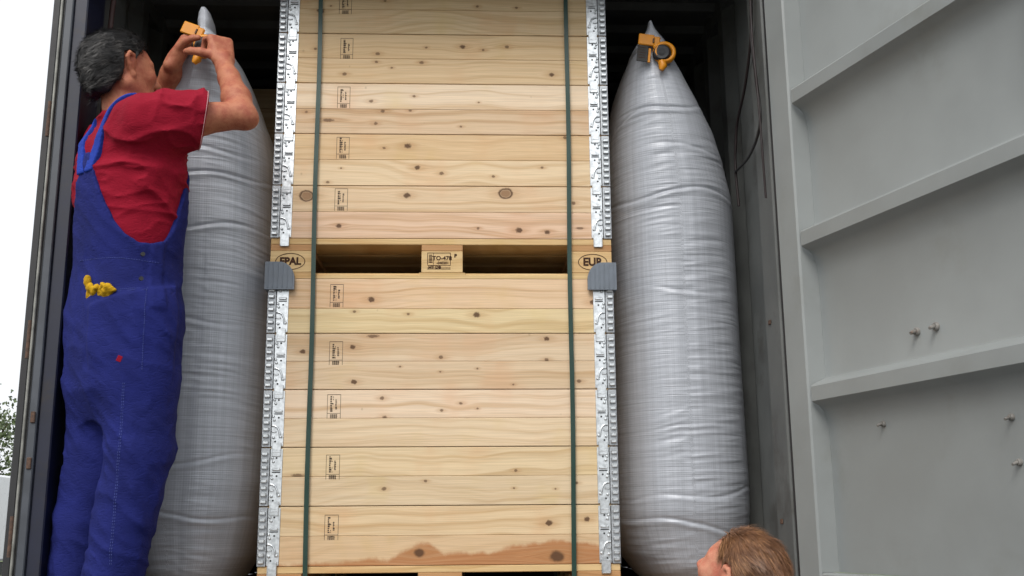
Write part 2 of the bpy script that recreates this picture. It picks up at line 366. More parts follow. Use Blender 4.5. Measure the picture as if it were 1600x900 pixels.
def wheel(parent, name, loc, r, wd, n=24):
    """tyre with rounded shoulders along x; rim as a sub-part"""
    prof = [(-wd/2,r*0.62),(-wd/2,r*0.90),(-wd*0.40,r*0.985),(-wd*0.2,r),(wd*0.2,r),(wd*0.40,r*0.985),(wd/2,r*0.90),(wd/2,r*0.62)]
    mb = MB(); vs_ = []; fs_ = []
    for k in range(n):
        a = 2*math.pi*k/n
        for (x,q) in prof: vs_.append((x, q*math.cos(a), q*math.sin(a)))
    m_ = len(prof)
    for k in range(n):
        for i in range(m_): fs_.append((k*m_+i, k*m_+(i+1)%m_, ((k+1)%n)*m_+(i+1)%m_, ((k+1)%n)*m_+i))
    mb.add(vs_, fs_, True); ty = mb.build(name, M['rubber'], parent, loc)
    rm = MB(); rm.cyl((-wd*0.42,0,0),(wd*0.42,0,0), r*0.625, n); rm.cyl((-wd*0.52,0,0),(wd*0.52,0,0), r*0.22, 12)
    for k in range(8):
        a = 2*math.pi*k/8; rm.cyl((-wd*0.45,r*0.4*math.cos(a),r*0.4*math.sin(a)),(wd*0.45,r*0.4*math.cos(a),r*0.4*math.sin(a)), r*0.035, 6)
    rm.build('rim', M['steel_edge'], ty)
    return ty

def box_truck():
    t = empty('box_truck', (-14.6,25.0,0.004)); tag(t, 'white box truck parked far off at the left edge', 'truck')
    MB().cbox(-3.4,3.05,-1.2,1.2,0.95,3.05,0.05).build('cargo_box', M['white_van'], t)
    MB().prism([(-5.2,0.55),(-3.5,0.55),(-3.5,2.35),(-4.6,2.35),(-5.15,1.45)], 1, -1.05, 1.05).build('cab', M['white_van'], t)
    MB().prism([(-5.11,1.55),(-4.64,2.27),(-4.66,2.28),(-5.13,1.56)], 1, -0.95, 0.95).build('windscreen', M['glass'], t)
    MB().prism([(-4.95,1.5),(-3.7,1.5),(-3.7,2.2),(-4.55,2.2)], 1, -1.056, -1.051).build('side_window', M['glass'], t)
    MB().box(-5.0,3.0,-0.45,0.45,0.6,0.9).build('chassis', M['rubber'], t)
    for x in (-4.3, 1.6):
        for y in (-0.95, 0.95):
            w_ = wheel(t, 'wheel', (x,y,0.45), 0.45, 0.26); w_.rotation_euler = (0,0,math.pi/2)
box_truck()

# ------------------------------------------------------------------ trailer and container
def trailer():
    t = empty('container_trailer', (-0.04,0.0,0.004)); tag(t, 'dark steel trailer chassis carrying the container', 'trailer')
    for x in (-0.42,0.42):
        mb = MB(); mb.box(x-0.08,x+0.08,-0.15,5.7,1.245,1.262); mb.box(x-0.08,x+0.08,-0.15,5.7,0.95,0.968); mb.box(x-0.008,x+0.008,-0.15,5.7,0.969,1.244); mb.build('frame_rail', M['rubber'], t)
    for y in (-0.1,1.0,2.2,3.4,4.6,5.55): MB().cbox(-1.15,1.15,y-0.06,y+0.06,1.12,1.243,0.006).build('cross_member', M['rubber'], t)
    for y in (0.75,1.95):
        MB().cyl((-1.0,y,0.5),(1.0,y,0.5),0.07,12).build('axle', M['steel_edge'], t)
        MB().box(-0.5,0.5,y-0.05,y+0.05,0.571,0.949).build('axle_mount', M['rubber'], t)
        for x in (-0.98,0.98): wheel(t, 'wheel', (x,y,0.5), 0.5, 0.34)
    for x in (-0.8,0.8):
        MB().cbox(x-0.06,x+0.06,4.9,5.02,0.03,1.119,0.006).cbox(x-0.14,x+0.14,4.82,5.10,0.0,0.029,0.004).build('landing_leg', M['steel_edge'], t)
trailer()

CX = -0.04; XL, XR = -1.21, 1.13; RZ = 3.82; YO = -0.30; YB = 5.6
cont = empty('shipping_container', (CX, YO, FZ-0.16)); tag(cont, 'open grey lined shipping container holding the wooden crates', 'shipping container')
off = tuple(-v for v in cont.location)
def cpart(mb, name, mat, parent=None):
    return mb.build(name, mat, parent or cont, off if parent is None else (0,0,0))
def corr(x, sgn, y0, y1):
    """corrugated sheet seen from inside: (x, y) outline, inner side first"""
    pts = [(x,y0),(x,y0+0.30)]; y = y0+0.30
    while y < y1-0.28:
        pts += [(x+sgn*0.036,y+0.068),(x+sgn*0.036,y+0.14),(x,y+0.208),(x,y+0.278)]; y += 0.278
    pts.append((x,y1))
    return pts + [(px+sgn*0.004,py) for px,py in reversed(pts)]
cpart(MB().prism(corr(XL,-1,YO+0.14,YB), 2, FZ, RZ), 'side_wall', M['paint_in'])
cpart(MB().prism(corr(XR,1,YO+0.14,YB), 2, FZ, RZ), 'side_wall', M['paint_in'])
# roof: ribs running across
pts = [(YO+0.101,RZ)]; y = YO+0.20
while y < YB-0.3: pts += [(y,RZ),(y+0.03,RZ+0.022),(y+0.12,RZ+0.022),(y+0.15,RZ)]; y += 0.21
pts.append((YB,RZ)); pts += [(a,b+0.004) for a,b in reversed(pts)]
cpart(MB().prism(pts, 0, XL-0.06, XR+0.06), 'roof', M['paint_in'])
for x0 in (XL-0.062, XR+0.002): cpart(MB().box(x0,x0+0.06,YO+0.101,YB+0.04,RZ-0.06,RZ+0.05), 'top_rail', M['paint_in'])
cpart(MB().box(XL-0.03,XR+0.03,YB,YB+0.04,FZ,RZ), 'end_wall', M['paint_in'])
for k in range(14):
    x0 = XL+0.002+k*(XR-XL-0.004)/14; cpart(MB().cbox(x0+0.0015,x0+(XR-XL-0.004)/14-0.0015,YO+0.02,YB-0.004,FZ-0.028,FZ,0.0015), 'floor_plank', M['floor_ply'])
for k in range(8): cpart(MB().box(XL,XR,YO+0.1+k*0.7,YO+0.18+k*0.7,FZ-0.155,FZ-0.0285), 'floor_joist', M['navy'])
for x0 in (XL-0.045, XR-0.015): cpart(MB().box(x0,x0+0.06,YO+0.19,YB+0.04,FZ-0.158,FZ-0.003), 'bottom_rail', M['navy'])
cpart(MB().cbox(XL-0.045,XR+0.045,YO-0.09,YO+0.018,FZ-0.16,FZ-0.002,0.006), 'door_sill', M['navy'])
cpart(MB().cbox(XL-0.045,XR+0.045,YO-0.02,YO+0.10,3.71,RZ+0.08,0.006), 'door_header', M['paint_in'])
# left corner post: navy jamb, grey face strip, hinge-side strips against the sky
lp = cpart(MB().cbox(-1.232,-1.187,YO,YO+0.16,FZ,3.709,0.004), 'corner_post', M['navy'])
cpart(MB().cbox(-1.2575,-1.2315,YO-0.012,YO+0.16,FZ,3.709,0.003), 'face_strip', M['strip_grey'], lp)
cpart(MB().cbox(-1.2635,-1.258,YO-0.006,YO+0.10,FZ,3.709,0.001), 'door_gasket', M['rubber'], lp)
cpart(MB().cbox(-1.272,-1.264,YO-0.016,YO+0.10,FZ,3.709,0.002), 'hinge_edge', M['steel_edge'], lp)
for z in (1.62,2.22,2.95,3.5): cpart(MB().cyl((-1.2785,YO-0.012,z),(-1.2785,YO-0.012,z+0.12),0.0062,10), 'hinge_pin', M['rust'], lp)
for z in (2.02,1.88): cpart(MB().cbox(-1.250,-1.236,YO-0.018,YO-0.0125,z,z+0.035,0.002), 'hinge_lug', M['rust'], lp)
# right corner post with a bead where the side wall meets it
rp = cpart(MB().cbox(1.10,1.175,YO,YO+0.17,FZ,3.709,0.005), 'corner_post', M['paint_in'])
cpart(MB().cyl((1.122,YO+0.185,FZ+0.001),(1.122,YO+0.185,3.705),0.012,10), 'weld_bead', M['paint_in'], rp)
rs = random.Random(4); sc_ = MB()
for k in range(34):   # chipped paint along the bead
    z = rs.choice((rs.uniform(2.15,2.62), rs.uniform(2.15,2.62), rs.uniform(1.6,3.3))); ln = rs.uniform(0.006,0.030); a = rs.uniform(-0.4,0.25)-math.pi/2; wd = rs.uniform(0.0012,0.0030)
    for i in range(3):
        zz = z+ln*i; aa = a+rs.uniform(-0.08,0.08); cxx, cyy = 1.122+0.0125*math.cos(math.pi+0.6+aa*0.3), YO+0.185+0.0125*math.sin(math.pi+0.6+aa*0.3)
        sc_.box(cxx-wd/2,cxx+wd/2,cyy-wd/2,cyy+wd/2,zz,zz+ln*rs.uniform(0.5,0.98))
cpart(sc_, 'paint_chip', M['scuff'], rp)
for z in (1.7,2.35,3.3): cpart(MB().cbox(1.0955,1.0998,YO+0.10,YO+0.125,z,z+0.016,0.002), 'stud', M['rust'], rp)

M['bolt'] = plain('painted bolt with rust', (0.20,0.19,0.175,1), 0.6, var=0.2, vscale=60, dirt=(0.16,0.09,0.055,1), dscale=45)
def door(name_parent, loc, rz, s=1, bolts=True):
    """door leaf: x from the hinge outwards, inner face at y = 0, body towards +y (s=1) or -y"""
    d = empty('door', tuple(Vector(loc)-cont.location), rz, cont)
    Z0, Z1, W = FZ+0.02, 3.70, 1.20
    def pr(pts, a, b, name, mat): return MB().prism([(s*y, z) for y, z in pts], 0, a, b).build(name, mat, d, (0,0,-0.0))
    def bx(x0,x1,y0,y1,z0,z1,name,mat,c=0.004):
        q = MB().cbox(x0,x1,min(s*y0,s*y1),max(s*y0,s*y1),z0,z1,c); return q.build(name, mat, d)
    o = -FZ*0
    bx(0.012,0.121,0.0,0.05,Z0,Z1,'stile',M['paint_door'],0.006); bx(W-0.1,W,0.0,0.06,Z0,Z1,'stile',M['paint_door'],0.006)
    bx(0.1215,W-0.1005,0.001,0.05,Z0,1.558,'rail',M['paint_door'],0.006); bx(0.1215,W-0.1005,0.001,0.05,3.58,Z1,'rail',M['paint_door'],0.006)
    # pressed panel: flat sheet with ribs standing proud of it, bent into a flange beside the stile
    dp = 0.058
    zs = [1.5585]; ys = [dp]
    prof = [(dp,1.5585)]
    for zt in (2.142,2.633,3.112): prof += [(dp,zt-0.170),(dp-0.004,zt-0.135),(dp-0.014,zt-0.108),(dp-0.030,zt-0.090),(0.006,zt-0.080),(0.002,zt-0.076),(0.002,zt-0.032),(0.006,zt-0.026),(dp-0.004,zt-0.004),(dp,zt+0.004)]
    prof += [(dp,3.5795)]
    prof2 = prof + [(y+0.004,z) for y,z in reversed(prof)]
    pn = pr(prof2, 0.1332, W-0.101, 'panel', M['paint_door']); pn.data.polygons.foreach_set('use_smooth', [True]*len(pn.data.polygons)); pn.data.set_sharp_from_angle(angle=math.radians(32))
    MB().prism([(0.1212,s*0.006),(0.1330,s*(dp-0.001)),(0.1330,s*(dp+0.005)),(0.1212,s*0.046)], 2, 1.5585, 3.5795).build('panel_flange', M['paint_door'], d)
    bx(-0.004,0.011,0.006,0.03,Z0,Z1,'gasket',M['rubber'],0.003); bx(0.0,W,0.012,0.04,Z0-0.016,Z0-0.001,'gasket',M['rubber'],0.003)
    for z in (1.7,2.4,3.0,3.55): MB().cyl((-0.008,s*0.045,z),(-0.008,s*0.045,z+0.14),0.012,12).build('hinge', M['paint_door'], d)
    if bolts:
        for (x,z,r) in ((0.557,2.212,0.008),(0.632,2.213,0.008),(0.388,1.975,0.006),(0.859,1.949,0.006),(0.868,1.840,0.006)):
            mb = MB(); mb.tube([(x,s*dp,z),(x,s*(dp-0.006),z),(x,s*(dp-0.009),z)],[r*1.5,r*1.5,r*1.1],10); mb.tube([(x,s*(dp-0.009),z),(x+0.002,s*(dp-0.026),z-0.006)],[r*0.75,r*0.6],8)
            mb.build('bolt', M['bolt'], d)
    for ch in d.children: ch.location.z -= FZ-0.16+0.16-0.0 if False else 0
    return d
dr = door('door', (1.10,-0.31,0), math.atan2(-0.954,0.30))
dr['label'] = 'pale grey ribbed door swung open on the right'
dl = door('door', (-1.3215,-0.262,0), math.pi/2, -1, False)

# ------------------------------------------------------------------ pallets, collars, straps
C_H = 0.195
Z_COL = [FZ+0.144+k*C_H for k in range(5)] + [FZ+0.288+5*C_H+k*C_H for k in range(5)]
def text_into(mb, s, size, place, bold=0.0):
    cu_ = bpy.data.curves.new('t', 'FONT'); cu_.body = s; cu_.size = size; cu_.align_x = 'CENTER'; cu_.align_y = 'CENTER'; cu_.offset = bold; cu_.resolution_u = 3
    o = bpy.data.objects.new('t', cu_); COL.objects.link(o); dg = bpy.context.evaluated_depsgraph_get(); dg.update()
    me = o.evaluated_get(dg).to_mesh()
    mb.add([place(v.co.x, v.co.y) for v in me.vertices], [tuple(p.vertices) for p in me.polygons])
    o.evaluated_get(dg).to_mesh_clear(); bpy.data.objects.remove(o); bpy.data.curves.remove(cu_)

# knots seen on each board: photo-measured place (x on the front, height) and size
CAMX, CAMY, CAMZ = 0.087, -3.68, 1.699
def on_front(px, py, Y=0.0):
    d = cf*1680 + cr2*(px-800) - cu2*(py-450); t = (Y-CAMY)/d.y
    return CAMX+d.x*t, CAMZ+d.z*t
KN = """501 17 7 k|517 9 2 k|746 10 3 k|807 12 3 k|602 1 3 k|590 84 4 k|588 97 3 k|659 98 4 k|612 106 2.5 k|538 116 4 k|666 74 2.5 k|723 73 5 k|755 78 3 k|792 73 4 k|862 117 5 k|493 76 3 k
580 158 4 k|647 150 3 k|598 174 4 k|641 173 3 k|513 188 4 e|587 193 3.5 k|720 198 2.5 k|748 160 2 k|479 175 3 k|637 228 6 k|600 231 3 k|652 262 5 k|690 271 4 k|771 276 3 k|847 262 3 k|883 215 4 k|533 263 2 k|512 285 3 k
479 306 10 b|636 305 6 k|790 302 10 b|896 317 4 k|529 353 5 k|747 357 3 k|811 360 6 k|855 363 5 k|906 357 3 e|580 468 6 k|554 487 3 k|638 491 3 k|745 492 6 k|927 472 6 k
551 542 5 k|473 549 5 k|689 558 4 k|625 573 2 k|688 581 2 k|553 597 5 k|854 529 5 k|854 562 4 k|905 596 4 k|746 576 2 k|802 601 2 k|583 525 4 e
597 622 4 k|690 641 3 k|601 652 4 k|746 638 2 k|720 630 3 k|465 743 4 e|600 764 4 k|665 752 3 k|803 763 2 k|868 764 2 k|806 735 3 k|901 755 3 k|858 817 6 k|917 811 5 k|655 864 9 d|870 870 12 d"""
KNOTS = []
for t_ in KN.replace('\n', '|').split('|'):
    a = t_.split(); x, z = on_front(float(a[0]), float(a[1])); KNOTS.append((x, z, float(a[2])*0.80/455.0, a[3]))

def board_mesh(L, T, H, c=0.0016):
    return MB().cbox(-L/2,L/2,-T/2,T/2,-H/2,H/2,c).mesh('board')
SPLIT = [0.5,0.5,0.5,0.5,0.45,0.5,0.5,0.49,0.5,0.5]          # lower board's share of each collar
TINT = [((0.56,0.41,0.24),(0.60,0.46,0.29)),((0.62,0.49,0.33),(0.62,0.48,0.31)),((0.62,0.48,0.32),(0.63,0.50,0.34)),((0.61,0.47,0.31),(0.62,0.48,0.32)),
        ((0.61,0.49,0.29),(0.62,0.45,0.29)),((0.63,0.45,0.30),(0.63,0.47,0.30)),((0.63,0.49,0.30),(0.60,0.43,0.26)),((0.60,0.44,0.28),(0.65,0.52,0.36)),
        ((0.58,0.43,0.25),(0.59,0.43,0.26)),((0.55,0.41,0.24),(0.54,0.40,0.24))]
HT_NAMES = ('bottom','second','third','fourth','top')

def hinge_meshes():
    """galvanised corner hinge for the left front corner: x from the outer edge inwards, y = 0 on the board face, z from the collar's lower edge"""
    p = MB(); p.cbox(0.029,0.070,-0.003,-0.0002,0.004,0.191,0.0008)                     # plate
    p.cbox(0.033,0.064,-0.0075,-0.0034,-0.030,0.016,0.0012)                             # tongue over the collar below
    p.cbox(0.033,0.036,-0.0095,-0.0078,-0.028,0.014,0.0006); p.cbox(0.061,0.064,-0.0095,-0.0078,-0.028,0.014,0.0006)
    for z in (0.118,0.176): p.cbox(0.036,0.064,-0.0085,-0.0032,z,z+0.008,0.002)          # pressed bars
    p.cbox(0.030,0.046,-0.007,-0.0032,0.050,0.056,0.0015)
    p.tube([(0.058,-0.004,0.032),(0.056,-0.006,0.052),(0.050,-0.006,0.066),(0.040,-0.006,0.072),(0.031,-0.004,0.072)], 0.0034, 6)
    for (x,z) in ((0.040,0.148),(0.036,0.160),(0.037,0.092),(0.034,0.104),(0.062,0.036),(0.037,0.033)):
        p.tube([(x,-0.003,z),(x,-0.0066,z),(x,-0.0078,z)],[0.0052,0.0048,0.0022],8)
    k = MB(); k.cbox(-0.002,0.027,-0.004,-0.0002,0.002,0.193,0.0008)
    r = []
    for i in range(8):
        z = 0.010+i*0.0225; r.append(MB().cbox(0.001,0.022,-0.0135,-0.0042,z,z+0.0125,0.0026).mesh('knuckle'))
    hole = MB()
    for (x,z) in ((0.050,0.160),(0.052,0.100),(0.043,0.020)): hole.cyl((x,-0.0032,z),(x,-0.0036,z),0.0034,8)
    for z in (0.1145,0.1725): hole.box(0.036,0.064,-0.0040,-0.00305,z-0.0035,z)
    hole.box(0.0275,0.0288,-0.0034,-0.0002,0.004,0.191); hole.box(0.0645,0.0665,-0.0036,-0.00305,0.0,0.014) if False else None
    return p.mesh('hinge_plate'), k.mesh('hinge_strip'), r, hole.mesh('punch_hole')
HM = hinge_meshes()
def mirror_mesh(me):
    m2 = me.copy(); m2.transform(Matrix.Scale(-1,4,(1,0,0))); m2.flip_normals(); return m2
HMR = (mirror_mesh(HM[0]), mirror_mesh(HM[1]), [mirror_mesh(x) for x in HM[2]], mirror_mesh(HM[3]))
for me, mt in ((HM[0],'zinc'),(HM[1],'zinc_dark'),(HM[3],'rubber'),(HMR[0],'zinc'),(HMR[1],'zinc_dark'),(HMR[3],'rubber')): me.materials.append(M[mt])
for me in HM[2]+HMR[2]: me.materials.append(M['zinc'])
def add_hinge(parent, side, y, rz, full=True):
    H_ = HM if side < 0 else HMR
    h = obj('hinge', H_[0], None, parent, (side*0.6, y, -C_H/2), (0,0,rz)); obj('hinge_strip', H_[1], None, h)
    if full:
        obj('punch_hole', H_[3], None, h)
        for r in H_[2]: obj('knuckle', r, None, h)
    return h

BM_SIDE = {}
def collar(k, z, front_mats, split):
    c = empty('pallet_collar', (0,0.4,z+C_H/2))
    h0 = C_H*split-0.0014; h1 = C_H*(1-split)-0.0014
    for j, (hh, zc) in enumerate(((h0, -C_H/2+h0/2+0.0012), (h1, C_H/2-h1/2-0.0012))):
        f = obj('board', board_mesh(1.196,0.020,hh), front_mats[j], c, (0,-0.4+0.010,zc))
        key = round(hh,4)
        if key not in BM_SIDE: BM_SIDE[key] = (board_mesh(1.196,0.020,hh), board_mesh(0.756,0.020,hh)); [m_.materials.append(M['wood_side']) for m_ in BM_SIDE[key]]
        obj('board', BM_SIDE[key][0], None, c, (0,0.39,zc))
        for sx in (-1,1): obj('board', BM_SIDE[key][1], None, c, (sx*0.588,0.0,zc), (0,0,math.pi/2))
    for sx in (-1,1):
        add_hinge(c, sx, -0.4, 0); hb = add_hinge(c, sx, 0.4, 0, False); hb.rotation_euler = (0,0,math.pi); hb.location.x = -sx*0.6
    return c
def stamp_mesh(seed):
    """inked box with upright lettering too worn to read, and a hatched mark below"""
    rg = random.Random(seed); mb = MB(); W_, H_ = 0.046, 0.082; y = -0.0104; y2 = -0.0101
    def bar(x0,x1,z0,z1): mb.box(x0,x1,y,y2,z0,z1)
    bar(-W_/2,W_/2,H_/2-0.0016,H_/2); bar(-W_/2,-W_/2+0.0014,-H_/2,H_/2); bar(W_/2-0.0014,W_/2,-H_/2,H_/2-0.002); bar(-W_/2,W_/2,-0.0245,-0.0232)
    z = -0.018
    while z < 0.033:   # heavier line of characters
        hh = rg.uniform(0.003,0.0065); bar(-0.0125,-0.0125+rg.uniform(0.004,0.009),z,z+hh)
        if rg.random() < 0.6: bar(-0.0035,-0.0012,z,z+hh*0.7)
        z += hh+rg.uniform(0.0012,0.0024)
    z = -0.010
    while z < 0.020:
        hh = rg.uniform(0.002,0.005); bar(0.0045,0.0045+rg.uniform(0.003,0.0065),z,z+hh); z += hh+rg.uniform(0.001,0.002)
    for i in range(5): bar(-0.013+rg.uniform(0,0.004),0.013-rg.uniform(0,0.004),-0.0285-i*0.0028,-0.0272-i*0.0028)
    for i in range(4): bar(-0.012+i*0.007,-0.0105+i*0.007,-0.0405,-0.0262)
    return mb.mesh('stamp')
STX = [-0.361,-0.362,-0.364,-0.362,-0.365,-0.359,-0.358,-0.360,-0.354,-0.363]
STZ = [1.700,1.898,2.102,2.285,2.487,2.836,3.030,3.223,3.414,3.592]
collars = []
for k, z in enumerate(Z_COL):
    mats = []
    sp = SPLIT[k]
    for j in (0,1):
        z0 = z + (0 if j == 0 else C_H*sp); z1 = z + (C_H*sp if j == 0 else C_H); zc = (z0+z1)/2
        kn = [(x, zz-zc, r, kd) for (x,zz,r,kd) in KNOTS if z0-0.4*r < zz < z1+0.4*r]
        ht = [(-0.06,0.10,0.082),(0.40,0.30,0.088),(0.12,0.5,0.052),(-0.20,0.35,0.030)] if (k == 0 and j == 0) else None
        sh_ = random.uniform(0.93,1.05)
        mats.append(wood('pine front board', tuple(q*sh_*hv for q, hv in zip(TINT[k][j], (1, random.uniform(0.985,1.015), random.uniform(0.96,1.04)))), kn, seed=k*2.3+j*1.1+1, heart=ht, rand=False, grain=random.uniform(0.6,1.3)))
    c = collar(k, z, mats, sp); collars.append(c)
    wh = ['bottom','second','middle','fourth','topmost'][k % 5]
    lbl = ('%s pine collar of the %s crate, with inked stamp and steel corner hinges' % (wh, 'lower' if k < 5 else 'upper'))
    tag(c, lbl, 'pallet collar', 'stacked pine pallet collars')
    st = obj('stamp', stamp_mesh(k*7+3), M['ink'], c, (STX[k], -0.4+0.0100, STZ[k]-(z+C_H/2)))

def pallet(z, label, mark=True):
    p = empty('wooden_pallet', (0,0.4,z)); tag(p, label, 'pallet', 'flat wooden pallets under the crates')
    for (yy,wd) in ((-0.3275,0.145),(-0.185,0.10),(0.0,0.145),(0.185,0.10),(0.3275,0.145)):
        MB().cbox(-0.6,0.6,-wd/2,wd/2,-0.011,0.011,0.002).build('deck_board', M['wood_pallet'], p, (0,yy,0.133))
    for xx in (-0.5275,0,0.5275):
        MB().cbox(-0.0725,0.0725,-0.4,0.4,-0.011,0.011,0.0015).build('stringer_board', M['wood_end'], p, (xx,0,0.1109-0.0002))
        for (yy,ww) in ((-0.3505,0.099),(0,0.145),(0.3505,0.099)):
            MB().cbox(-0.0725,0.0725,-ww/2,ww/2,-0.039,0.039,0.002).build('block', M['wood_pallet'], p, (xx,yy,0.0608))
    for (yy,wd) in ((-0.35,0.10),(0,0.145),(0.35,0.10)):
        # bottom board, upper front edge chamfered between the blocks
        mb = MB(); mb.box(-0.6,0.6,-wd/2+0.013,wd/2,-0.011,0.0105)
        for (a,b,ch) in ((-0.6,-0.447,0),(-0.447,-0.081,1),(-0.081,0.081,0),(0.081,0.447,1),(0.447,0.6,0)):
            if ch: mb.prism([(-wd/2,-0.011),(-wd/2+0.0128,-0.011),(-wd/2+0.0128,0.0104),(-wd/2,0.001)],0,a,b)
            else: mb.box(a+0.0002,b-0.0002,-wd/2,-wd/2+0.0128,-0.011,0.0104)
        mb.build('bottom_board', M['wood_pallet'], p, (0,yy,0.0109))
    if mark:
        yf = -0.4004
        def oval(cx_, cz_, rx, rz, t=0.0026, n=40):
            mb = MB(); a = [(cx_+rx*math.cos(2*math.pi*k/n), yf-0.0003, cz_+rz*math.sin(2*math.pi*k/n)) for k in range(n)]
            b = [(cx_+(rx-t)*math.cos(2*math.pi*k/n), yf-0.0003, cz_+(rz-t)*math.sin(2*math.pi*k/n)) for k in range(n)]
            mb.add(a+b, [(k,(k+1)%n,n+(k+1)%n,n+k) for k in range(n)]); return mb
        m1 = oval(-0.530,0.0605,0.052,0.030); text_into(m1,'EPAL',0.036,lambda x,y: (-0.530+x*0.95,yf-0.0003,0.0605+y),0.0017); m1.build('brand_mark', M['burn'], p)
        m2 = oval(0.532,0.0605,0.052,0.030); text_into(m2,'EUR',0.040,lambda x,y: (0.532+x*0.95,yf-0.0003,0.0605+y),0.0017); m2.build('brand_mark', M['burn'], p)
        m3 = MB(); f_ = lambda x0,x1,z0,z1: m3.box(x0,x1,yf-0.0004,yf-0.0001,z0,z1)
        f_(-0.052,0.030,0.0915,0.0935); f_(0.028,0.030,0.050,0.0915); f_(-0.052,-0.050,0.050,0.0915); f_(-0.031,-0.0296,0.050,0.0915)
        for i in range(6): f_(-0.0475+0.0003*i,-0.0335-0.0004*i,0.057+i*0.0052,0.060+i*0.0052)
        for z in (0.0465,0.038,0.0335): f_(-0.052,0.030,z,z+0.0016)
        text_into(m3,'TO-478',0.021,lambda x,y: (0.0+x,yf-0.0004,0.073+y),0.0006)
        text_into(m3,'-040201',0.013,lambda x,y: (0.002+x,yf-0.0004,0.056+y),0.0005)
        text_into(m3,'HT DB',0.015,lambda x,y: (-0.026+x,yf-0.0004,0.0405+y),0.0008)
        text_into(m3,'P',0.017,lambda x,y: (0.047+x,yf-0.0004,0.082+y),0.001); m3.build('brand_mark', M['burn'], p)
    return p
pallet(FZ, 'wooden pallet on the container floor under the lower crate', False)
pallet(FZ+0.144+5*C_H, 'wooden pallet between the two crates, burnt oval brand marks on its corner blocks')

def strap_band(x, label):
    s = empty('strapping_band', (x,0,FZ)); tag(s, label, 'strap', 'green straps round the crate stack')
    zt = Z_COL[9]+C_H-FZ+0.006; w2 = 0.0078
    mb = MB(); y0, y1 = -0.0125, 0.8125
    n = 60; vs_ = []; fs_ = []
    for i in range(n+1):
        z = 0.03+(zt-0.03)*i/n; yy = y0-0.0006*math.sin(i*0.9+x*5); xx = 0.0016*math.sin(i*0.23+x*9)+ (0.010*(i/n-0.5) if x > 0 else -0.012*(i/n-0.5))
        vs_ += [(xx-w2,yy,z),(xx+w2,yy-0.0003*math.sin(i*0.5),z)]
    b0 = len(vs_); vs_ += [(a,b+0.0009,c) for a,b,c in vs_]
    for i in range(n):
        fs_ += [(2*i,2*i+1,2*i+3,2*i+2),(b0+2*i+2,b0+2*i+3,b0+2*i+1,b0+2*i),(2*i,2*i+2,b0+2*i+2,b0+2*i),(2*i+1,b0+2*i+1,b0+2*i+3,2*i+3)]
    mb.add(vs_, fs_, False); mb.build('front_run', M['strap'], s)
    MB().box(-w2,w2,y0,y1,zt+0.0005,zt+0.0015).build('top_run', M['strap'], s)
    MB().box(-w2,w2,y1,y1+0.001,0.031,zt).build('rear_run', M['strap'], s)
    MB().box(-w2,w2,y0,y1,0.0285,0.0295).build('bottom_run', M['strap'], s)
    MB().cbox(-w2-0.002,w2+0.002,0.3,0.34,zt+0.0017,zt+0.0045,0.0008).build('seal', M['zinc'], s)
strap_band(-0.4475, 'green plastic strap running down the left side of the crates')
strap_band(0.450, 'green plastic strap running down the right side of the crates')

def protector(sx, label):
    """quarter-round grey plate hooked over the top corner of the lower crate"""
    t = empty('corner_protector', (sx*0.612,-0.012,2.505)); tag(t, label, 'corner protector', 'grey plastic corner protectors')
    n = 14; pts = [(0,0),(0,0.098),(0.048,0.098)]
    for k in range(1,n+1):
        a = math.pi/2*(1-k/n); pts.append((0.048+0.054*math.cos(a)*1.0, 0.036+0.062*math.sin(a)))
    pts += [(0.102,0.0)]
    mb = MB(); mb.prism([(-sx*px, pz) for px,pz in pts], 1, -0.012, 0.0)
    mb.build('front_plate', M['grey_plastic'], t)
    r = MB()
    for k in range(6): x = 0.010+k*0.0165; h_ = 0.094 if x < 0.05 else 0.036+0.062*math.sqrt(max(0,1-((x-0.048)/0.054)**2))-0.006; r.box(min(-sx*x,-sx*(x+0.003)),max(-sx*x,-sx*(x+0.003)),-0.0142,-0.0122,0.006,h_)
    r.build('rib', M['grey_plastic'], t)
    MB().cbox(min(0,-sx*0.010),max(0,-sx*0.010),0.0005,0.10,0.0,0.098,0.002).build('side_plate', M['grey_plastic'], t)
protector(-1, 'grey quarter-round plastic corner piece at the lower crate, beside the left strap')
protector(1, 'grey quarter-round plastic corner piece at the lower crate, beside the right bag')

# a second stack further in, set to the left: only its upper left corner shows
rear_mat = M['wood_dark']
def rear_stack(dx, dy):
    def box_collar(z, lab):
        c = empty('pallet_collar', (dx,dy+0.4,z)); tag(c, lab, 'pallet collar', 'collars of the crate further in')
        for hh, zc in ((0.096,0.0486),(0.096,0.1464)):
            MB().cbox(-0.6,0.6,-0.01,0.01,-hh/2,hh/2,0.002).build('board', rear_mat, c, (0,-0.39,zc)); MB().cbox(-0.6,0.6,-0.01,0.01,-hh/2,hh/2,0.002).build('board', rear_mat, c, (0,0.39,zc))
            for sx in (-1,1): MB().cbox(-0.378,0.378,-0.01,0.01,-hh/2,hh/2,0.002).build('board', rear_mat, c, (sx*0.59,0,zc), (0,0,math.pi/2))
        return c
    names = ['lowest','second','third','fourth','uppermost']
    for k in range(5):
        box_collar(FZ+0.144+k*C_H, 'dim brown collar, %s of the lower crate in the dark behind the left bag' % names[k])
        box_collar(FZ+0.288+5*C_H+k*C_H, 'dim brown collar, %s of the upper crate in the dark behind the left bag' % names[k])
    for z, lab in ((FZ,'pallet on the floor deep inside behind the front crates'),(FZ+0.144+5*C_H,'pallet halfway up the crates deep inside the container')):
        p = pallet(z, lab, False); p.location = (dx,dy+0.4,z)
rear_stack(-0.52, 0.98)

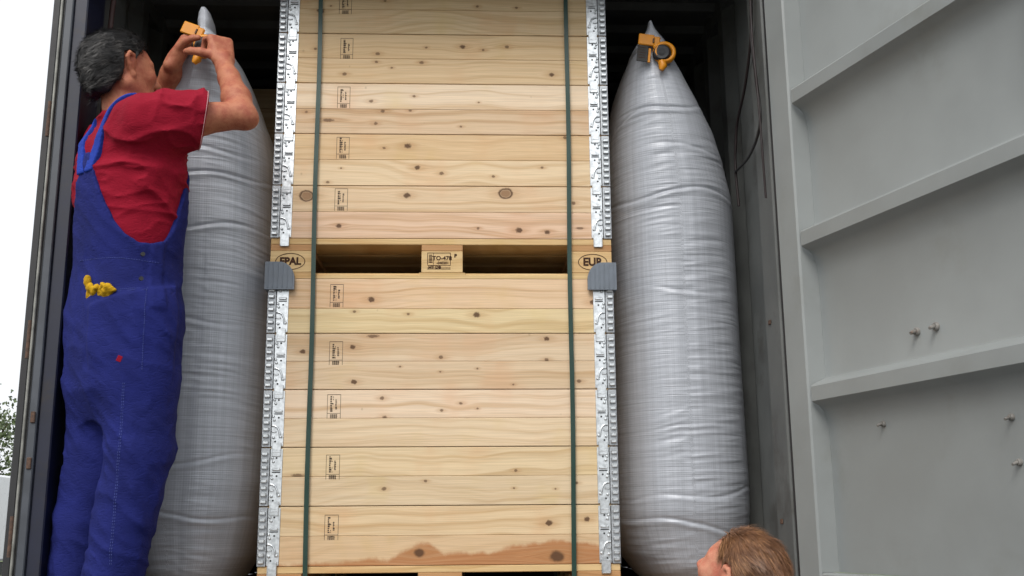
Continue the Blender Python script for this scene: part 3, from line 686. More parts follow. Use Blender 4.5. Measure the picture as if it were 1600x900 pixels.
# ------------------------------------------------------------------ inflated dunnage bags
def interp(tab, z):
    a = np.array(tab); return np.interp(z, a[:,0], a[:,1])
def smooth1(a, n):
    for _ in range(n): a = np.concatenate([[a[0]], (a[:-2]+2*a[1:-1]+a[2:])/4, [a[-1]]])
    return a
def dunnage(label, prof_a, prof_x, prof_y, b0, seed, seam_u, ear, creases):
    z = np.linspace(prof_a[0][0], prof_a[-1][0], 560); a = interp(prof_a, z); x = interp(prof_x, z); yf = interp(prof_y, z)
    a[5:-40] = smooth1(a, 10)[5:-40]; x = smooth1(x, 60); yf = smooth1(yf, 40)
    nu = 220; th = np.linspace(0, 2*np.pi, nu, endpoint=False) - np.pi/2       # -pi/2 = front
    # denser towards the front
    th = th + 0.35*np.sin(th+np.pi/2)*(-1)*0.0
    b = np.minimum(b0, b0*(0.30+0.70*np.sqrt(np.clip(a/0.24,0,1))))
    b = np.where(z > prof_a[-1][0]-0.10, np.minimum(b, 0.02+ (prof_a[-1][0]-z)*0.9), b)
    e = 2/2.35; C_, S_ = np.cos(th), np.sin(th)
    ux = np.sign(C_)*np.abs(C_)**e; uy = np.sign(S_)*np.abs(S_)**e
    X = x[:,None] + a[:,None]*ux[None]; Y = (yf+b)[:,None] + b[:,None]*uy[None]; Z = np.repeat(z[:,None], nu, 1)
    # creases: fine ripples running round the bag, broken at a lengthwise fold line, plus a few deep ones
    u = (th[None]+np.pi/2+np.pi) % (2*np.pi) - np.pi; u = np.repeat(u, len(z), 0)
    side = sstep(-0.11, 0.11, u-seam_u-0.05*np.sin(Z*3))
    zz = Z + 0.020*np.sin(u*1.7+seed) + side*0.006 + 0.012*(vn(np.stack([u*1.6, Z*2.0, 0*Z+seed], -1), seed)-0.5)
    amp = sstep(0.42, 0.75, vn(np.stack([u*1.4+side*1.6, Z*5.0, 0*Z], -1), seed+3))
    n1 = (1-np.abs(2*vn(np.stack([u*1.0+side*1.2, zz*52, 0*Z+3.3], -1), seed+5)-1))**2-0.4
    n2 = vn(np.stack([u*2.0, zz*92, 0*Z+1.3], -1), seed+6)-0.5
    disp = (0.0019*n1+0.0030*n2)*(0.30+1.0*amp)*np.exp(-(np.abs(u)/1.25)**4) - 0.0016*np.exp(-((u-seam_u-0.05*np.sin(Z*3))/0.06)**2) - 0.0012*np.exp(-((u-seam_u+0.75)/0.05)**2)
    disp += 0.010*(vn(np.stack([u*1.5, Z*1.7, 0*Z+9], -1), seed+8)-0.5)
    for (zc, slope, u0, wu, dep) in creases:
        dz = Z - (zc + slope*u + 0.012*np.sin(u*4+zc*9)); disp += -dep*np.exp(-(dz/0.006)**2)*np.exp(-((u-u0)/wu)**2) + dep*0.7*np.exp(-((dz+0.014)/0.009)**2)*np.exp(-((u-u0)/wu)**2)
    fade = np.clip(a/0.07, 0.05, 1)[:,None]; disp = disp*fade
    nx = C_*np.abs(C_)**0.3; ny = S_*np.abs(S_)**0.3
    X = X + disp*nx[None]; Y = Y + disp*ny[None]
    # top ear: twisted film above the valve
    V = np.stack([X,Y,Z], -1).reshape(-1,3); n = len(z)
    i = np.arange(n-1)[:,None]*nu; k = np.arange(nu)[None]; k2 = (k+1) % nu
    F = np.stack([i+k, i+k2, i+nu+k2, i+nu+k], -1).reshape(-1,4)
    t = empty('dunnage_bag', (float(x[0]), float((yf+b)[0]), FZ)); tag(t, label, 'dunnage bag', 'inflated bags beside the crates')
    loc = -np.array(t.location)
    me = np_mesh('bag_skin', V, F, True)
    cap = bmesh.new(); cap.from_mesh(me); cap.verts.ensure_lookup_table()
    cap.faces.new([cap.verts[q] for q in range(nu)][::-1]); cap.faces.new([cap.verts[(n-1)*nu+q] for q in range(nu)])
    uvl = cap.loops.layers.uv.new('UVMap')
    for f in cap.faces:
        for l in f.loops:
            vi = l.vert.index; l[uvl].uv = ((vi % nu)/nu*1.0 if not (f.verts[0].index % nu == 0 and False) else 0, l.vert.co.z/2.1)
    cap.to_mesh(me); cap.free()
    obj('bag_skin', me, M['bag'], t, tuple(loc))
    return t, loc

RB, rl = dunnage('silver grey inflated bag between the crates and the right container wall',
    [(1.432,0.02),(1.46,0.095),(1.53,0.172),(1.60,0.220),(1.70,0.247),(1.85,0.252),(2.2,0.250),(2.6,0.250),(2.9,0.245),(3.05,0.228),(3.155,0.205),(3.26,0.168),(3.36,0.127),(3.42,0.095),(3.46,0.066),(3.485,0.042),(3.505,0.023),(3.52,0.012),(3.540,0.006)],
    [(1.43,0.90),(1.7,0.872),(2.5,0.866),(2.9,0.862),(3.15,0.835),(3.40,0.792),(3.54,0.772)],
    [(1.43,0.22),(1.55,0.09),(1.75,0.03),(2.6,0.02),(3.0,0.0),(3.2,-0.01),(3.54,0.0)], 0.36, 3, -0.05, 0,
    [(3.20,0.03,-0.1,0.8,0.006),(2.88,0.015,-0.2,1.0,0.006),(2.52,-0.01,0.1,0.5,0.003),(1.80,0.02,0.3,1.0,0.003),(1.70,-0.03,0.0,1.3,0.0045),(3.05,0.0,0.3,0.6,0.003)])
LB, ll = dunnage('silver grey inflated bag beside the man, its neck held in his hands',
    [(1.432,0.03),(1.46,0.10),(1.53,0.175),(1.60,0.225),(1.70,0.262),(1.85,0.285),(2.2,0.290),(2.6,0.290),(2.85,0.284),(3.0,0.270),(3.12,0.240),(3.22,0.195),(3.30,0.148),(3.35,0.112),(3.385,0.078),(3.405,0.046),(3.42,0.026),(3.45,0.028),(3.478,0.020),(3.492,0.010)],
    [(1.43,-0.88),(1.7,-0.90),(2.5,-0.900),(2.9,-0.902),(3.2,-0.885),(3.36,-0.850),(3.42,-0.838),(3.492,-0.842)],
    [(1.43,0.12),(1.55,0.02),(1.75,-0.03),(2.6,-0.05),(3.0,-0.08),(3.2,-0.12),(3.36,-0.155),(3.492,-0.16)], 0.34, 11, 0.15, 0,
    [(2.90,0.03,0.3,0.8,0.006),(2.72,0.02,0.2,0.9,0.006),(2.40,-0.01,0.1,0.5,0.004),(1.92,0.02,0.1,1.0,0.003),(1.75,-0.02,0.0,1.2,0.004),(3.0,0.0,0.2,0.6,0.005)])

def valve(t, loc, c, tilt, label_box=True):
    """yellow inflation valve: clip plate, ring with a dark cap, hanging tab and a dark instruction tag; faces -y"""
    e = empty('valve', tuple(np.array(c)+loc), 0, t); e.rotation_euler = (0, tilt, 0)
    MB().cbox(-0.062,-0.004,-0.020,-0.010,0.030,0.074,0.003).cbox(-0.006,0.018,-0.024,-0.012,0.020,0.068,0.004).build('clip_plate', M['yellow'], e)
    MB().cbox(-0.010,-0.0045,-0.026,-0.0201,0.040,0.058,0.001).build('clip_latch', M['rust'], e)
    ring = MB(); n = 28; prof = [(0.027,0.004),(0.027,-0.012),(0.033,-0.016),(0.041,-0.012),(0.043,0.004)]
    vs_ = [(0.038+r*math.cos(2*math.pi*k/n), -0.012+y, 0.010+r*math.sin(2*math.pi*k/n)) for k in range(n) for r,y in prof]
    fs_ = [(k*5+i, k*5+i+1, ((k+1)%n)*5+i+1, ((k+1)%n)*5+i) for k in range(n) for i in range(4)]
    ring.add(vs_, fs_, True); ring.build('valve_ring', M['yellow'], e)
    cp = MB(); cp.tube([(0.028,-0.008,0.006),(0.028,-0.026,0.004),(0.027,-0.031,0.004)],[0.0330,0.0320,0.025],22)
    for k in range(3): cp.cyl((0.028,-0.0312-0.001*k,0.004),(0.028,-0.0325-0.001*k,0.004),0.014-0.003*k,12)
    cp.build('cap', M['black_plastic'], e)
    MB().tube([(0.030,-0.016,-0.028),(0.036,-0.022,-0.046),(0.030,-0.020,-0.062)],[0.014,0.016,0.009],10).build('pull_tab', M['yellow'], e)
    if label_box:
        MB().cbox(-0.062,-0.022,-0.014,-0.010,-0.034,0.029,0.001).build('tag_sheet', M['label_dark'], e)
        mb = MB()
        for k in range(5): mb.box(-0.058,-0.030-0.004*(k % 2),-0.0148,-0.0142,0.020-k*0.010,0.022-k*0.010)
        mb.build('tag_print', M['burn'], e); MB().cbox(-0.021,-0.012,-0.016,-0.010,-0.036,0.020,0.001).build('tag_edge', M['yellow'], e)
valve(RB, rl, (0.775,-0.008,3.395), 0.12)
valve(LB, ll, (-0.858,-0.182,3.328), 0.35, False)

# cords and hoses
def cord(name, pts, r, mat, label, group=None):
    P = [Vector(p) for p in pts]; out = []
    for i in range(len(P)-1):
        p0, p1, p2, p3 = P[max(i-1,0)], P[i], P[i+1], P[min(i+2,len(P)-1)]
        for s in range(8):
            t = s/8; out.append(0.5*((2*p1)+(p2-p0)*t+(2*p0-5*p1+4*p2-p3)*t*t+(3*p1-p0-3*p2+p3)*t**3))
    out.append(P[-1]); o0 = P[0].copy()
    tag(MB().tube([q-o0 for q in out], r, 6).build(name, mat, None, o0), label, 'cord', group)
cord('hanging_cord', [(1.088,-0.255,3.705),(1.085,-0.245,3.49),(1.086,-0.20,3.36),(1.088,-0.09,3.24),(1.090,0.045,3.16),(1.090,0.09,3.08),(1.090,0.11,3.00),(1.092,0.10,2.85)], 0.0048, M['cord_red'], 'dark red cord hanging slack furthest from the door, inside the right jamb', 'cords hanging inside the right jamb')
cord('hanging_cord', [(1.080,-0.270,3.705),(1.079,-0.262,3.49),(1.076,-0.25,3.35),(1.074,-0.285,3.18),(1.072,-0.315,3.04),(1.074,-0.25,2.985),(1.080,-0.10,2.965),(1.088,0.105,2.985)], 0.0052, M['cord_black'], 'black cord that swings in a low loop by the open door', 'cords hanging inside the right jamb')
cord('hanging_cord', [(1.074,-0.285,3.705),(1.073,-0.275,3.49),(1.070,-0.282,3.33),(1.068,-0.315,3.10),(1.068,-0.325,2.93),(1.072,-0.32,2.75)], 0.0036, M['cord_red'], 'thin dark red cord hanging straight down closest to the open door', 'cords hanging inside the right jamb')
cord('lashing_rope', [(-1.165,-0.06,3.78),(-1.150,-0.08,3.66),(-1.165,-0.10,3.60),(-1.175,-0.10,3.52),(-1.180,-0.10,3.30),(-1.180,-0.10,3.0)], 0.010, M['cord_brown'], 'brown rope hanging in the upper left corner behind the man')

# ------------------------------------------------------------------ people: fields of smooth-blended shapes, meshed by surface nets
def snets(F, o, h):
    S = F < 0
    c = np.zeros(tuple(n-1 for n in F.shape), np.int8)
    cs = [(a,b,d) for a in (0,1) for b in (0,1) for d in (0,1)]
    sl = lambda a, n: slice(a, n-1+a)
    for a,b,d in cs: c += S[sl(a,F.shape[0]), sl(b,F.shape[1]), sl(d,F.shape[2])]
    idx = np.argwhere((c > 0) & (c < 8)); ids = np.full(c.shape, -1, np.int32); ids[tuple(idx.T)] = np.arange(len(idx))
    acc = np.zeros((len(idx),3), np.float32); cnt = np.zeros(len(idx), np.float32)
    for a in cs:
        for ax in range(3):
            if a[ax]: continue
            b = list(a); b[ax] = 1
            fa = F[tuple((idx+a).T)]; fb = F[tuple((idx+b).T)]; m = (fa < 0) != (fb < 0)
            t = np.where(m, fa/np.where(m, fa-fb, 1), 0).astype(np.float32)
            p = np.tile(np.array(a, np.float32), (len(idx),1)); p[:,ax] += t
            acc += p*m[:,None]; cnt += m
    V = (idx + acc/np.maximum(cnt,1)[:,None])*h + np.array(o)
    faces = []
    for ax in range(3):
        A = [slice(None)]*3; B = [slice(None)]*3; A[ax] = slice(0,-1); B[ax] = slice(1,None)
        m = S[tuple(A)] != S[tuple(B)]; e = np.argwhere(m); u, v = [(1,2),(2,0),(0,1)][ax]
        ok = (e[:,u] > 0) & (e[:,v] > 0) & (e[:,u] < F.shape[u]-1) & (e[:,v] < F.shape[v]-1); e = e[ok]
        du = np.zeros(3, int); du[u] = 1; dv = np.zeros(3, int); dv[v] = 1
        q = np.stack([ids[tuple((e-du-dv).T)], ids[tuple((e-dv).T)], ids[tuple(e.T)], ids[tuple((e-du).T)]], -1)
        fl = ~S[tuple(e.T)]; q[fl] = q[fl][:, ::-1]; faces.append(q)
    Fq = np.concatenate(faces); Fq = Fq[(Fq >= 0).all(1)]
    return V, Fq
class Field:
    def __init__(s, lo, hi, h):
        s.lo = np.array(lo, float); s.h = h; s.n = np.ceil((np.array(hi)-s.lo)/h).astype(int)+1
        s.F = np.full(tuple(s.n), 0.5, np.float32)
    def block(s, lo, hi):
        a = np.clip(np.floor((np.array(lo)-s.lo)/s.h).astype(int), 0, s.n); b = np.clip(np.ceil((np.array(hi)-s.lo)/s.h).astype(int)+1, 0, s.n)
        sl = tuple(slice(a[i], b[i]) for i in range(3))
        if min(b-a) <= 0: return None, None
        g = np.stack(np.meshgrid(*[s.lo[i]+s.h*np.arange(a[i], b[i]) for i in range(3)], indexing='ij'), -1).astype(np.float32)
        return sl, g
    def union(s, fn, lo, hi, k=0.0):
        p = k+0.03; sl, P = s.block(np.array(lo)-p, np.array(hi)+p)
        if sl is None: return
        d = fn(P); f = s.F[sl]
        if k > 0:
            hh = np.clip(0.5+0.5*(f-d)/k, 0, 1); s.F[sl] = f*(1-hh)+d*hh-k*hh*(1-hh)
        else: s.F[sl] = np.minimum(f, d)
    def capsule(s, a, b, r1, r2, k=0.02):
        a, b = np.array(a, float), np.array(b, float); ab = b-a; L = max(ab@ab, 1e-9)
        def fn(P):
            t = np.clip(((P-a)@ab)/L, 0, 1); return np.linalg.norm(P-a-t[...,None]*ab, axis=-1)-(r1+(r2-r1)*t)
        R = max(r1, r2); s.union(fn, np.minimum(a,b)-R, np.maximum(a,b)+R, k)
    def chain(s, pts, k=0.02):
        for (a, ra), (b, rb) in zip(pts[:-1], pts[1:]): s.capsule(a, b, ra, rb, k)
    def ellipsoid(s, c, axes, r, k=0.02):
        A = np.array(axes, float); c = np.array(c, float); r = np.array(r, float)
        def fn(P):
            q = (P-c)@A.T; k0 = np.linalg.norm(q/r, axis=-1); k1 = np.linalg.norm(q/(r*r), axis=-1); return k0*(k0-1)/np.maximum(k1, 1e-6)
        R = r.max(); s.union(fn, c-R, c+R, k)
    def stack(s, rows, fw, rt, k=0.03, ex=2.2):
        """rows: (centre, half width, half depth) from low to high"""
        z = np.array([q[0][2] for q in rows]); cx_ = [q[0][0] for q in rows]; cy_ = [q[0][1] for q in rows]; wd = [q[1] for q in rows]; dp = [q[2] for q in rows]
        def fn(P):
            Z = P[...,2]; X = P[...,0]-np.interp(Z, z, cx_); Y = P[...,1]-np.interp(Z, z, cy_)
            u = np.abs(X*rt[0]+Y*rt[1])/np.interp(Z, z, wd); v = np.abs(X*fw[0]+Y*fw[1])/np.interp(Z, z, dp)
            e = (u**ex+v**ex)**(1/ex); d = (e-1)*np.minimum(np.interp(Z, z, wd), np.interp(Z, z, dp))
            return np.maximum(d, np.maximum(z[0]-Z, Z-z[-1]))
        R = max(max(wd), max(dp)); lo = np.array([min(cx_)-R, min(cy_)-R, z[0]]); hi = np.array([max(cx_)+R, max(cy_)+R, z[-1]]); s.union(fn, lo, hi, k)
    def grid(s):
        return np.stack(np.meshgrid(*[s.lo[i]+s.h*np.arange(s.n[i]) for i in range(3)], indexing='ij'), -1).astype(np.float32)
    def near(s, band=0.05):
        """indices and points close to the surface"""
        ix = np.argwhere(np.abs(s.F) < band); return ix, (s.lo+ix*s.h).astype(np.float32)
    def displace(s, fn, band=0.05):
        ix, P = s.near(band); s.F[tuple(ix.T)] += fn(P)
    def cut(s, fn, band=0.06):
        ix = np.argwhere(s.F < band); P = (s.lo+ix*s.h).astype(np.float32); t = tuple(ix.T); s.F[t] = np.maximum(s.F[t], fn(P))
    def mesh(s, name, smooth_it=1):
        V, Fq = snets(s.F, s.lo, s.h)
        for _ in range(smooth_it):   # light relaxation
            acc = np.zeros_like(V); cnt = np.zeros(len(V))
            for i in range(4):
                a, b = Fq[:,i], Fq[:,(i+1) % 4]
                np.add.at(acc, a, V[b]); np.add.at(cnt, a, 1)
                np.add.at(acc, b, V[a]); np.add.at(cnt, b, 1)
            V = 0.5*V+0.5*acc/np.maximum(cnt,1)[:,None]
        return np_mesh(name, V, Fq, True)

def unit(v): v = np.array(v, float); return v/np.linalg.norm(v)
def ortho(v, ref): v = np.array(v, float); ref = unit(ref); return unit(v-ref*(v@ref))

def hand(f, wrist, d, n, thumb, curl, tcurl=0.6, sc=1.0, spread=0.0, tdir=(0.40,0.75,0.45)):
    """palm and five fingers; d towards the knuckles, n the way the palm faces, thumb the thumb's side"""
    d = unit(d); n = ortho(n, d); s = unit(thumb-d*(np.array(thumb)@d)-n*(np.array(thumb)@n)); w_ = np.array(wrist, float)
    f.capsule(w_-d*0.03, w_+d*0.015, 0.026*sc, 0.027*sc, 0.012)
    for o in (-0.026,-0.009,0.009,0.026): f.capsule(w_+d*0.010*sc+s*o*0.75*sc, w_+d*0.085*sc+s*o*sc, 0.0165*sc, 0.0145*sc, 0.008)
    f.capsule(w_+d*0.02*sc+s*0.012*sc+n*0.008*sc, w_+d*0.055*sc+s*0.026*sc+n*0.012*sc, 0.018*sc, 0.014*sc, 0.010)
    for o, L, r in ((0.031,0.92,0.0093),(0.0105,1.0,0.0097),(-0.0105,0.95,0.0092),(-0.030,0.76,0.0082)):
        p = w_+d*0.090*sc+s*o*sc; a = 0.0; r *= sc
        for q, ln in enumerate((0.044,0.029,0.022)):
            a += curl[q]; dr_ = unit(d*math.cos(a)+n*math.sin(a)+s*spread*o*6); p2 = p+dr_*ln*L*sc
            f.capsule(p, p2, r*(1-0.06*q), r*(0.95-0.07*q), 0.004); p = p2
    p = w_+d*0.028*sc+s*0.030*sc+n*0.006*sc; t0 = unit(s*tdir[0]+d*tdir[1]+n*tdir[2])
    for q, ln in enumerate((0.036,0.028,0.020)):
        dr_ = unit(t0*math.cos(tcurl*q)+unit(n*0.9-s*0.35+d*0.25)*math.sin(tcurl*q)); p2 = p+dr_*ln*sc; f.capsule(p, p2, (0.0140-0.0012*q)*sc, (0.0130-0.0016*q)*sc, 0.006); p = p2

def head(f, c, hf, hr, hu, sc=1.0):
    """skull, jaw and face about the skull centre c"""
    A = [hf, hr, hu]; P = lambda a,b,d: np.array(c)+(hf*a+hr*b+hu*d)*sc
    f.ellipsoid(P(-0.008,0,0.020), A, np.array((0.098,0.077,0.092))*sc, 0.02)
    f.ellipsoid(P(0.030,0,-0.020), A, np.array((0.062,0.064,0.088))*sc, 0.03)
    f.ellipsoid(P(0.052,0,-0.082), A, np.array((0.036,0.043,0.034))*sc, 0.03)          # jaw and chin
    for s in (-1,1):
        f.capsule(P(-0.010,s*0.060,-0.050), P(0.060,s*0.028,-0.092), 0.020*sc, 0.016*sc, 0.025)
        f.ellipsoid(P(0.066,s*0.040,-0.020), A, np.array((0.022,0.022,0.020))*sc, 0.02)   # cheek
        f.capsule(P(0.084,s*0.012,0.026), P(0.070,s*0.046,0.022), 0.010*sc, 0.010*sc, 0.012)   # brow
        f.ellipsoid(P(0.078,s*0.030,0.004), A, np.array((0.012,0.014,0.011))*sc, 0.008)   # eye
    f.capsule(P(0.088,0,0.012), P(0.112,0,-0.030), 0.008*sc, 0.012*sc, 0.012)             # nose
    for s in (-1,1): f.ellipsoid(P(0.100,s*0.012,-0.034), A, np.array((0.012,0.009,0.009))*sc, 0.006)
    f.capsule(P(0.088,-0.018,-0.058), P(0.088,0.018,-0.058), 0.0075*sc, 0.0075*sc, 0.006); f.capsule(P(0.086,-0.016,-0.069), P(0.086,0.016,-0.069), 0.008*sc, 0.008*sc, 0.005)
    f.ellipsoid(P(0.080,0,-0.094), A, np.array((0.016,0.020,0.015))*sc, 0.015)
    for s in (-1,1):                                                                       # ears: rim, lobe, hollow left between
        e0 = [P(-0.004,s*0.078,-0.024), P(-0.012,s*0.086,0.000), P(-0.020,s*0.092,0.020), P(-0.012,s*0.092,0.034), P(0.004,s*0.084,0.030), P(0.008,s*0.078,0.012)]
        for a,b in zip(e0[:-1],e0[1:]): f.capsule(a, b, 0.0062*sc, 0.0060*sc, 0.004)
        f.ellipsoid(P(0.002,s*0.080,-0.028), A, np.array((0.009,0.006,0.011))*sc, 0.006); f.ellipsoid(P(-0.004,s*0.078,0.006), A, np.array((0.012,0.006,0.024))*sc, 0.006)

def hair_cap(lo, hi, h, c, hf, hr, hu, sc, thick, mat, parent, seed, front, strand, n_str, part_dir, lift=0.10):
    """close-cropped hair: a cap over the skull with strands lying on it"""
    f = Field(lo, hi, h); A = np.array([hf,hr,hu]); c = np.array(c); cc = c+(hf*-0.010+hu*0.022)*sc
    f.ellipsoid(cc, A, np.array((0.100+thick,0.078+thick*0.8,0.094+thick))*sc, 0.0)
    f.ellipsoid(c+(hf*-0.050+hu*-0.045)*sc, A, np.array((0.048+thick*0.5,0.060,0.058))*sc, 0.03)      # nape
    f.displace(lambda P: 0.008*(vn(P*40,seed)-0.5)+0.002*(vn(P*130,seed+1)-0.5))
    def keep(P):
        q = (P-c)@A.T/sc; x, y, z = q[...,0], np.abs(q[...,1]), q[...,2]
        n = 0.010*(vn(P*90,seed+2)-0.5)
        face = (x-front)*0.80-(z-0.075)*0.60+n                       # in front of the hairline
        side = np.minimum(x+0.014+n, 0.03) + np.maximum(0, -(z-0.040))*0.0
        side = np.where(z < 0.040, np.maximum(x+0.026+n*0.5, -(z+0.02)*0.0-1), -1)   # ears and cheeks stay clear
        side = np.where((z < 0.048) & (z > -0.004) & (y > 0.05), np.minimum(side, np.maximum(x-0.030+n, 0.008-x)), side)       # sideburn
        low = -(z+0.078)+0.35*np.maximum(0, x+0.04)+n
        return np.maximum(np.maximum(face, side), low)*sc
    f.cut(keep, 0.08)
    V, Fq = snets(f.F, f.lo, f.h)
    rg = np.random.default_rng(seed); pick = rg.integers(0, len(Fq), n_str*2); tri = V[Fq[pick]]; wts = rg.dirichlet((1,1,1,1), len(pick)); base = (tri*wts[:,:,None]).sum(1)
    nrm = np.cross(tri[:,1]-tri[:,0], tri[:,3]-tri[:,0]); nrm /= np.linalg.norm(nrm,axis=1)[:,None]+1e-9
    outw = base-cc; okk = (nrm*outw).sum(1) > 0.3*np.linalg.norm(outw,axis=1)
    base, nrm = base[okk][:n_str], nrm[okk][:n_str]; tipq = lambda T: (T-c)@A.T/sc
    g = np.array(part_dir)[None]*np.ones((len(base),1)) + 0.40*(np.stack([vn(base*35,seed+4),vn(base*35,seed+5),vn(base*35,seed+6)],1)-0.5)*2
    g = g-nrm*(g*nrm).sum(1)[:,None]; g /= np.linalg.norm(g,axis=1)[:,None]+1e-9; g += rg.normal(size=g.shape)*0.09
    L = strand*rg.uniform(0.5,1.1,(len(base),1)); sdv = np.cross(g, nrm); wd = rg.uniform(0.0004,0.0008,(len(base),1))
    tq = tipq(base+g*L); kp = ~((tq[:,0] > -0.040) & (tq[:,0] < 0.018) & (tq[:,2] > -0.05) & (tq[:,2] < 0.042) & (np.abs(tq[:,1]) > 0.055)); base, nrm, g, L, sdv, wd = base[kp], nrm[kp], g[kp], L[kp], sdv[kp], wd[kp]
    p0 = base-nrm*0.001; lf = lift*rg.uniform(0.2,1.6,(len(base),1)); p1 = base+g*L*0.5+nrm*L*(0.08+lf*0.6); p2 = base+g*L+nrm*L*(lf-0.05)
    SV = np.stack([p0-sdv*wd, p0+sdv*wd, p1-sdv*wd*0.8, p1+sdv*wd*0.8, p2-sdv*wd*0.15, p2+sdv*wd*0.15],1).reshape(-1,3)
    b6 = np.arange(len(base))[:,None]*6+len(V); SF = np.concatenate([b6+np.array([0,1,3,2]), b6+np.array([2,3,5,4])])
    me = np_mesh('hair', np.concatenate([V,SV]), np.concatenate([Fq,SF]), True)
    for q in mat: me.materials.append(q)
    tone = vn(base*np.array([45,45,45]),seed+11)+rg.uniform(-0.35,0.35,len(base)); ti = np.where(tone > 0.80, 3, np.where(tone > 0.55, 2, 1)).astype(np.int32)
    mi = np.zeros(len(me.polygons), np.int32); nq = len(Fq); nb_ = len(base)
    if len(me.polygons) == nq+2*nb_: mi[nq:nq+nb_] = ti; mi[nq+nb_:] = ti
    me.polygons.foreach_set('material_index', mi)
    return obj('hair', me, None, parent)

def folds(P, seed, amp, sx, sz):
    """cloth folds: ridged noise, warped"""
    w_ = (vn(P*np.array([5,5,5]),seed+9)-0.5)[...,None]*0.5; q = P*np.array(sx)+w_*3
    r = 1-np.abs(2*vn(q, seed)-1); r2 = 1-np.abs(2*vn(q*2.1+7, seed+1)-1)
    return -amp*(r**4-0.2)-0.45*amp*(r2**4-0.2)

# ---- the man in overalls
def person_overalls():
    ang = math.radians(50); fw = np.array([math.cos(ang),math.sin(ang),0]); rt = np.array([math.sin(ang),-math.cos(ang),0]); up = np.array([0,0,1.0])
    root = empty('person', (-1.03,-0.26,FZ))
    tag(root, 'man in blue bib overalls and dark red t-shirt reaching up to the left bag', 'person')
    L = tuple(-np.array(root.location))
    pel = np.array([-0.988,-0.31,2.36]); S = np.array([-1.0,-0.365,2.985])
    rows = [((-0.99,-0.31,2.20),0.155,0.110),((-0.988,-0.31,2.36),0.170,0.125),((-0.985,-0.325,2.50),0.155,0.118),((-0.982,-0.345,2.66),0.165,0.128),((-0.985,-0.36,2.78),0.182,0.130),((-0.995,-0.365,2.885),0.165,0.108),((-1.003,-0.367,2.955),0.10,0.078)]
    shR, elR, wrR = np.array([-0.900,-0.500,2.925]), np.array([-0.632,-0.410,2.990]), np.array([-0.728,-0.290,3.222])
    shL, elL, wrL = np.array([-1.085,-0.225,2.95]), np.array([-1.005,-0.03,3.165]), np.array([-0.918,-0.185,3.285])
    hipR, hipL = pel+rt*0.088+up*-0.02, pel-rt*0.088+up*-0.02
    knR, knL = np.array([-0.900,-0.360,1.935]), np.array([-1.060,-0.225,1.935])
    anR, anL = np.array([-0.965,-0.330,1.53]), np.array([-1.125,-0.195,1.53])
    hc = np.array([-1.030,-0.385,3.140]); ha = math.radians(40); pt = math.radians(8)
    hf = np.array([math.cos(ha)*math.cos(pt),math.sin(ha)*math.cos(pt),math.sin(pt)]); hr = np.array([math.sin(ha),-math.cos(ha),0]); hu = np.cross(hr,hf); hsc = 1.07
    f = Field((-1.36,-0.70,1.43),(-0.52,0.12,3.36),0.005)
    f.stack(rows, fw, rt, 0.04)
    f.chain([(np.array([-1.006,-0.372,2.93]),0.072),(np.array([-1.012,-0.375,3.01]),0.062),(hc+hu*-0.055-hf*0.012,0.060)], 0.03)
    for sh,el,wr in ((shR,elR,wrR),(shL,elL,wrL)):
        m_ = el+(wr-el)*0.3
        f.chain([(sh,0.062),(sh+(el-sh)*0.5,0.052),(el,0.043)], 0.025); f.chain([(el,0.043),(m_,0.046),(el+(wr-el)*0.7,0.034),(wr,0.026)], 0.018)
    f.ellipsoid(elR+np.array([0.020,0.0,-0.016]), np.eye(3), (0.030,0.030,0.026), 0.025)       # elbow point
    for hp,kn,an in ((hipR,knR,anR),(hipL,knL,anL)):
        f.chain([(hp,0.092),(hp+(kn-hp)*0.5,0.078),(kn,0.058)], 0.04); f.chain([(kn,0.056),(kn+(an-kn)*0.35,0.058),(an,0.040)], 0.03); f.capsule(an+up*-0.04-fw*0.03, an+up*-0.055+fw*0.15, 0.038, 0.030, 0.03)
    head(f, hc, hf, hr, hu, hsc)
    hand(f, wrR, (-0.22,0.22,0.93), (-0.55,0.82,-0.15), np.array([-0.85,-0.45,0.1]), (1.05,1.25,0.8), 0.35, 1.12, 0.0, (0.85,0.35,0.30))
    hand(f, wrL, (0.45,0.05,0.80), (0.85,-0.15,-0.40), np.array([0.1,-0.9,0.1]), (0.55,0.8,0.5), 0.5, 1.0)
    obj('body', f.mesh('body',1), M['skin'], root, L)
    hair_cap((-1.26,-0.56,3.02),(-0.88,-0.2,3.36),0.004, hc, hf, hr, hu, hsc, 0.014, M['hair1'], root, 21, 0.052, 0.028, 9000, (-hf*0.9-hu*0.35), 0.32).location = L
    # t-shirt
    s = Field((-1.30,-0.66,2.36),(-0.66,0.06,3.12),0.005)
    srows = [(np.array(c)+0, w_+0.016, d_+0.018) for c,w_,d_ in rows[1:-1]] + [(np.array((-1.003,-0.367,2.950)),0.112,0.088),(np.array((-1.008,-0.370,2.988)),0.082,0.078)]
    s.stack(srows, fw, rt, 0.05)
    s.chain([(shR-rt*0.05,0.086),(shR,0.080),(shR+(elR-shR)*0.36,0.079),(shR+(elR-shR)*0.58,0.082)], 0.06)
    s.chain([(shL+rt*0.03,0.086),(shL,0.084),(shL+(elL-shL)*0.58,0.078)], 0.05)
    s.displace(lambda P: (folds(P, 31, 0.011, (9,9,15), 0) + 0.004*(vn(P*30,33)-0.5))*sstep(2.52,2.66,P[...,2])+0.006*sstep(2.60,2.52,P[...,2]))
    s.cut(lambda P: 2.49-P[...,2])
    dR, dL = unit(elR-shR), unit(elL-shL)
    hemn = unit(dR+np.array([0,0,-0.30])); s.cut(lambda P: (P-(shR+(elR-shR)*0.60))@hemn); s.cut(lambda P: (P-(shL+(elL-shL)*0.58))@dL)
